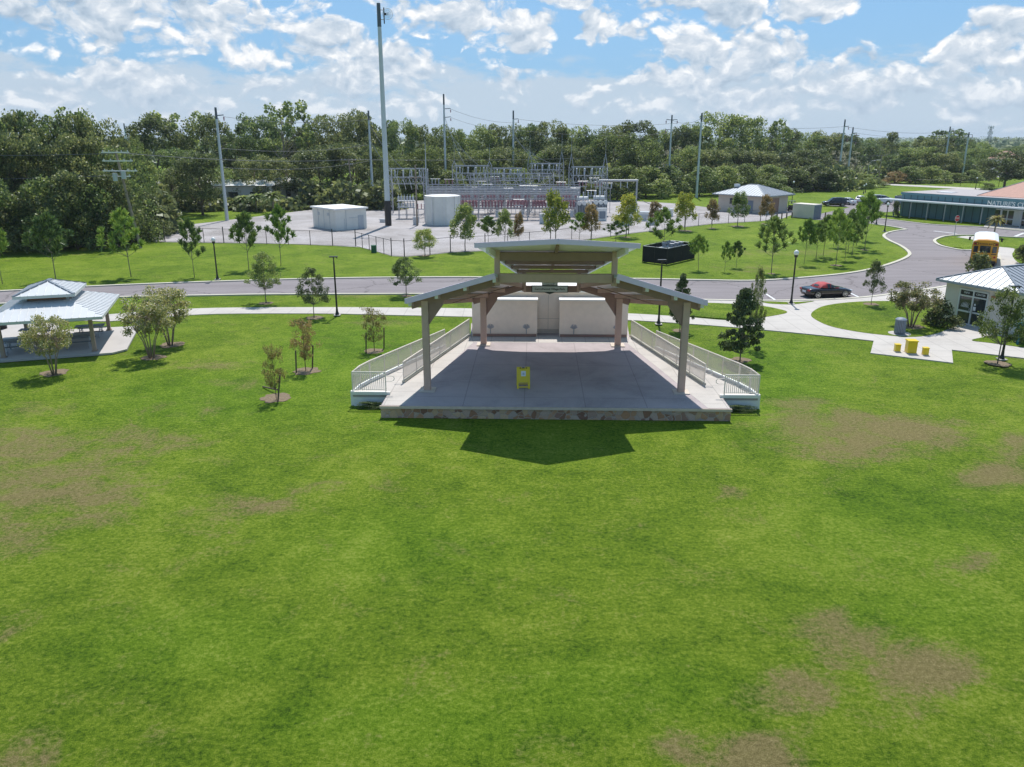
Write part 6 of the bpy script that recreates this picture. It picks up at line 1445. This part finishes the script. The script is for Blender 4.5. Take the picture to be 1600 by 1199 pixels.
def gantry(label, x0, x1, Y, zt, zb, peak=0, mid=True):
    t = thing("steel_gantry", label, "gantry", ((x0 + x1) / 2, Y, 0), 0, "lattice gantries of the substation"); hw_ = (x1 - x0) / 2
    for s in (-1, 1):
        b = MB(); truss(b, (s * hw_, 0, 0), (s * hw_, 0, zt), .9, .8, 10, .09); b.build("lattice_column", M['galv'], t)
        if peak:
            b = MB()
            for i in (-.4, .4):
                for j in (-.4, .4): b.bar((s * hw_ + i, j, zt), (s * hw_, 0, zt + peak), .07, .07)
            b.bar((s * hw_, 0, zt + peak), (s * hw_, 0, zt + peak + 3.0), .05, .05); b.build("peak", M['galv'], t)
    b = MB(); b.bar((-hw_, 0, zt), (hw_, 0, zt), .22, .22); b.build("top_beam", M['galv'], t)
    if mid: b = MB(); truss(b, (-hw_, 0, zb), (hw_, 0, zb), .8, 1.2, 10, .10); b.build("lattice_beam", M['galv'], t)
    for k in range(6):
        MB().tube([(-hw_ + (2 * hw_) * (k + .5) / 6, -.45, zt - .2), (-hw_ + (2 * hw_) * (k + .3) / 6, -.7, (zt + zb) / 2 - .6), (-hw_ + (2 * hw_) * (k + .7) / 6, -.3, zb - 1.6)], .04, 5).build("jumper", M['white'], t)
    for k in range(4):
        x = -hw_ + (2 * hw_) * (k + .7) / 4.4; insul(t, x, -.4, zt - 1.3, zt - .15, .18, 'grey'); insul(t, x, .1, zb + .6, zb + 1.7, .17, 'grey')
    return t
gantry("lattice gantry between the tallest pole and the faceted tank", -22.4, -15.8, 150, 8.0, 5.9)
gantry("wide lattice gantry behind the faceted white tank", -10.5, -4.1, 150, 8.5, 6.6, .8)
gantry("lattice gantry continuing right behind the mauve racks", -3.6, 1.9, 152, 8.0, 6.4)
gantry("peaked lattice gantry left of the grey transformers", 3.4, 9.4, 156, 8.7, 7.0, 2.2)
gantry("peaked lattice gantry over the grey transformers", 10.8, 17.0, 150, 8.3, 6.2, 2.3)
gantry("low lattice gantry in the middle of the mauve racks", -8.0, 8.0, 165, 6.5, 5.0)
t = thing("pipe_gantry", "plain pipe gantry with sagging leads at the substation's right end", "gantry", (19.0, 146, 0))
for s in (-1, 1): MB().cyl(s * 3.3, 0, 0, 6.0, .16, 10).build("leg", M['galv'], t)
MB().tube([(-3.5, 0, 6.1), (3.5, 0, 6.1)], .17, 10).build("beam", M['galv'], t)
for x in (-1.2, .4, 1.6): insul(t, x, 0, 4.8, 5.9, .12, 'grey')
# bus racks with mauve insulators
for r_, (Y, x0, x1) in enumerate(((138, -14, 11), (144, -15, 12), (150, -15.5, 12.5))):
    t = thing("bus_rack", f"long bus rack of mauve insulators, {['front', 'middle', 'rear'][r_]} one of three", "bus rack", ((x0 + x1) / 2, Y, 0), 0, "bus racks of the substation"); hw_ = (x1 - x0) / 2; n = 7
    for k in range(n):
        x = -hw_ + 2 * hw_ * k / (n - 1); b = MB()
        if r_ == 0 and k % 2: truss(b, (x, 0, 0), (x, 0, 4.9), .5, .5, 8, .05)
        else: b.box(x, 0, 2.4, .16, .16, 4.8)
        b.build("column", M['galv'], t)
    for z, m_ in ((4.9, .5), (4.25, 0), (3.4, 0), (1.85, 0)):
        b = MB()
        if m_: truss(b, (-hw_, 0, z), (hw_, 0, z), 1.1, .55, 22, .06)
        else: b.bar((-hw_, 0, z), (hw_, 0, z), .14, .18); b.bar((-hw_, .8, z), (hw_, .8, z), .12, .14); b.bar((-hw_, -.6, z + .25), (hw_, -.6, z + .25), .08, .08)
        b.build("beam", M['galv'], t)
    for k in range(46):
        x = -hw_ + .5 + (2 * hw_ - 1) * k / 45
        if k % 8 == 7: continue
        insul(t, x, -.25, 1.95, 3.3, .27, 'mauve', 5); insul(t, x + .35, .35, 3.0, 4.05, .23, 'mauve' if k % 4 else 'grey', 4)
    for k in range(12):
        x = -hw_ + .8 + (2 * hw_ - 1.6) * k / 11; MB().tube([(x, -.3, 3.3), (x + .3, -.1, 3.8), (x + .1, .2, 4.8)], .03, 5).build("lead", M['grey'], t)
        if k % 2: MB().box(x, .1, 1.0, .5, .4, 1.1).build("switch_box", M['grey'], t)
NS = {}; OR2 = ORD + ['thirteenth', 'fourteenth', 'fifteenth', 'sixteenth', 'seventeenth', 'eighteenth', 'nineteenth', 'twentieth', 'twenty first', 'twenty second', 'twenty third', 'twenty fourth']
for k in range(26):
    rgx = random.Random(40 + k); x = -15 + k * 1.32 + rgx.uniform(-.3, .3); Y = rgx.choice((134.5, 147, 153, 158)); h = rgx.uniform(3.2, 5.4) if Y > 140 else rgx.uniform(1.8, 2.8)
    sd = 'near' if Y < 140 else 'far'; NS[sd] = NS.get(sd, 0) + 1
    t = thing("switch_stand", f"slim grey switch stand, {OR2[NS[sd] - 1]} from left on the {sd} side of the racks", "switch stand", (x, Y, 0), 0, "switch stands of the substation")
    b = MB(); b.box(-.5, 0, h / 2, .09, .09, h); b.build("leg", M['galv'], t); b = MB(); b.box(.5, 0, h / 2, .09, .09, h); b.build("leg", M['galv'], t)
    MB().box(0, 0, h, 1.6, .12, .12).build("crossbar", M['galv'], t); b = MB(); b.bar((-.5, 0, h * .3), (.5, 0, h * .75), .05, .05); b.build("brace", M['galv'], t)
    for q in (-.6, 0, .6): insul(t, q, 0, h + .06, h + .9, .13, 'grey' if k % 3 else 'mauve', 4)
    MB().tube([(-.9, 0, h + .95), (.9, 0, h + .95)], .04, 6).build("bus_pipe", M['white'], t)
# transformers
for k, (x, Y) in enumerate(((12.3, 141), (15.4, 143))):
    t = thing("transformer", f"grey power transformer with white bushings, {['left', 'right'][k]} one of the two", "transformer", (x, Y, 0), .1, "power transformers")
    MB().box(0, 0, 1.5, 2.4, 2.0, 2.4).build("tank", M['blueg'], t, bevel=.05); MB().box(0, 0, .15, 2.8, 2.4, .3).build("plinth", M['slab'], t)
    for s in (-.85, 0, .85):
        insul(t, s, -.3, 2.7, 4.5, .17, 'grey', 6)
        b = MB(); b.tube([(s, -1.35, 2.6), (s, -.9, 2.6)], .38, 12); b.build("cooling_fan", M['wallw'], t)
    b = MB()
    for j in range(9): b.box(-1.1 + j * .27, -1.2, 1.3, .06, .5, 1.9)
    b.build("radiator_fins", M['grey'], t); b = MB(); b.tube([(-1.0, .5, 3.3), (1.0, .5, 3.3)], .35, 12); b.build("conservator", M['wallw'], t)
# faceted white tank, capacitor bank, cabinets
g = Z(692, 353, 131); t = thing("faceted_tank", "faceted stained white tank enclosure in front of the racks", "tank", (g.x, 131, 0))
b = MB(); b.tube([(0, 0, 0), (0, 0, 4.4)], 2.85, 9); b.build("wall", M['rust'], t); b = MB()
for k in range(9): a = k * 2 * math.pi / 9; b.box(math.cos(a) * 2.86, math.sin(a) * 2.86, 2.2, .12, .12, 4.3, a)
b.build("joint_rib", M['wallw'], t); b = MB(); b.tube([(0, 0, 4.4), (0, 0, 4.52)], 2.95, 9); b.build("rim", M['wallw'], t)
g = Z(636, 350, 140); t = thing("capacitor_bank", "grey capacitor bank on a steel frame left of the faceted tank", "capacitor bank", (g.x, 140, 0))
b = MB(); [b.box(x, y, .9, .1, .1, 1.8) for x in (-1.3, 0, 1.3) for y in (-.6, .6)]; b.build("frame", M['galv'], t)
for z in (1.9, 3.0): MB().box(0, 0, z, 3.0, 1.5, .12).build("shelf", M['galv'], t)
for z in (2.0, 3.1):
    for k in range(6): MB().box(-1.25 + k * .5, -.3, z + .35, .3, .5, .6).build("capacitor", M['grey'], t); insul(t, -1.25 + k * .5, -.3, z + .65, z + 1.0, .07, 'grey', 3)
# lightning mast
p = Z(664, 218, 145); t = thing("lightning_mast", "thin lightning mast above the capacitor bank", "mast", (p.x, 145, 0)); MB().tube([(0, 0, 0), (0, 0, 8), (0, 0, p.z)], [.14, .10, .03], 8).build("shaft", M['grey'], t); MB().box(0, 0, .1, .6, .6, .2).build("foot", M['slab'], t)
rg2 = random.Random(8)
for k, (px, py, w, h) in enumerate(((600, 348, 1.2, .5), (975, 352, 2.2, 1.6), (1005, 345, 2.6, 1.4), (1020, 352, 1.8, 1.0), (988, 338, 1.6, 2.2), (850, 350, 1.4, 1.5), (762, 352, 1.2, 1.3), (650, 352, .8, 1.2), (940, 345, 1.5, 2.0), (1040, 338, 2.4, 1.2))):
    g = G(px, py); t = thing("equipment_cabinet", f"{['low grey', 'white', 'wide white', 'small pale', 'tall grey', 'narrow grey', 'short grey', 'small grey', 'taller white', 'long pale'][k]} equipment cabinet standing in the gravel {['behind the tallest pole foot', 'behind the right end of the stage roof', 'left of the brown young tree', 'under the brown young tree', 'below the pipe gantry', 'behind the yellow topped tree', 'in front of the left rack end', 'at the foot of the weathered pole', 'beside the transformers', 'farthest right in the yard'][k]}", "cabinet", g, rg2.uniform(-.3, .3), "cabinets in the substation yard")
    MB().box(0, 0, h / 2, w, w * .7, h).build("housing", M['wallw'] if k in (1, 2, 8, 9, 3) else M['grey'], t, bevel=.03); MB().box(0, 0, h + .04, w + .1, w * .7 + .1, .08).build("lid", M['grey'], t)
    MB().box(0, -w * .35 - .02, h * .5, w * .7, .03, h * .6).build("door", M['blueg'] if k in (4, 8) else M['grey'], t)
# slack leads down from pole P4/P5/P6 to the gantries
for a, b_, lb in ((up('P3', 2.5), (-20, 150, 8.0), "slack lead from the slim pole down to the first gantry"), (up('P3', 5.5), (-22, 150, 8.0), "second slack lead from the slim pole to the first gantry"), (up('P4', 4.5), (-8.5, 150, 8.5), "slack lead from the pole behind the tank to its gantry"), (up('P4', 6.5), (-6, 150, 8.5), "lower slack lead from the pole behind the tank to its gantry"),
    (up('P5', 5.0), (5.2, 156, 8.7), "slack lead from the rack pole to the peaked gantry"), (up('P5', 6.0), (7.5, 156, 8.7), "second slack lead from the rack pole to the peaked gantry"), ((13, 150, 8.3), (17.8, 146, 4.9), "drooping lead from the right peaked gantry to the pipe gantry"), ((15.5, 150, 8.3), (20.6, 146, 4.9), "second drooping lead reaching the pipe gantry"), ((20.6, 146, 4.9), (26.5, 147, 1.6), "drooping lead from the pipe gantry down to the right")):
    wire(a, b_, .7, lb, .045)
# ------------------------------------------------------------------ thin moist air
hb = MB(); hb.box(0, 3500, 24, 15000, 12000, 50)
hm = bpy.data.materials.new("haze_air"); hm.use_nodes = True; hn = hm.node_tree; hn.nodes.clear()
pv = hn.nodes.new('ShaderNodeVolumePrincipled'); pv.inputs['Color'].default_value = (.80, .90, 1.0, 1); pv.inputs['Density'].default_value = .00013; pv.inputs['Anisotropy'].default_value = .2
ho = hn.nodes.new('ShaderNodeOutputMaterial'); hn.links.new(pv.outputs[0], ho.inputs['Volume'])
tag(hb.build("haze", hm), "thin bluish haze over the far woods", kind='stuff')
SC.cycles.volume_bounces = 0
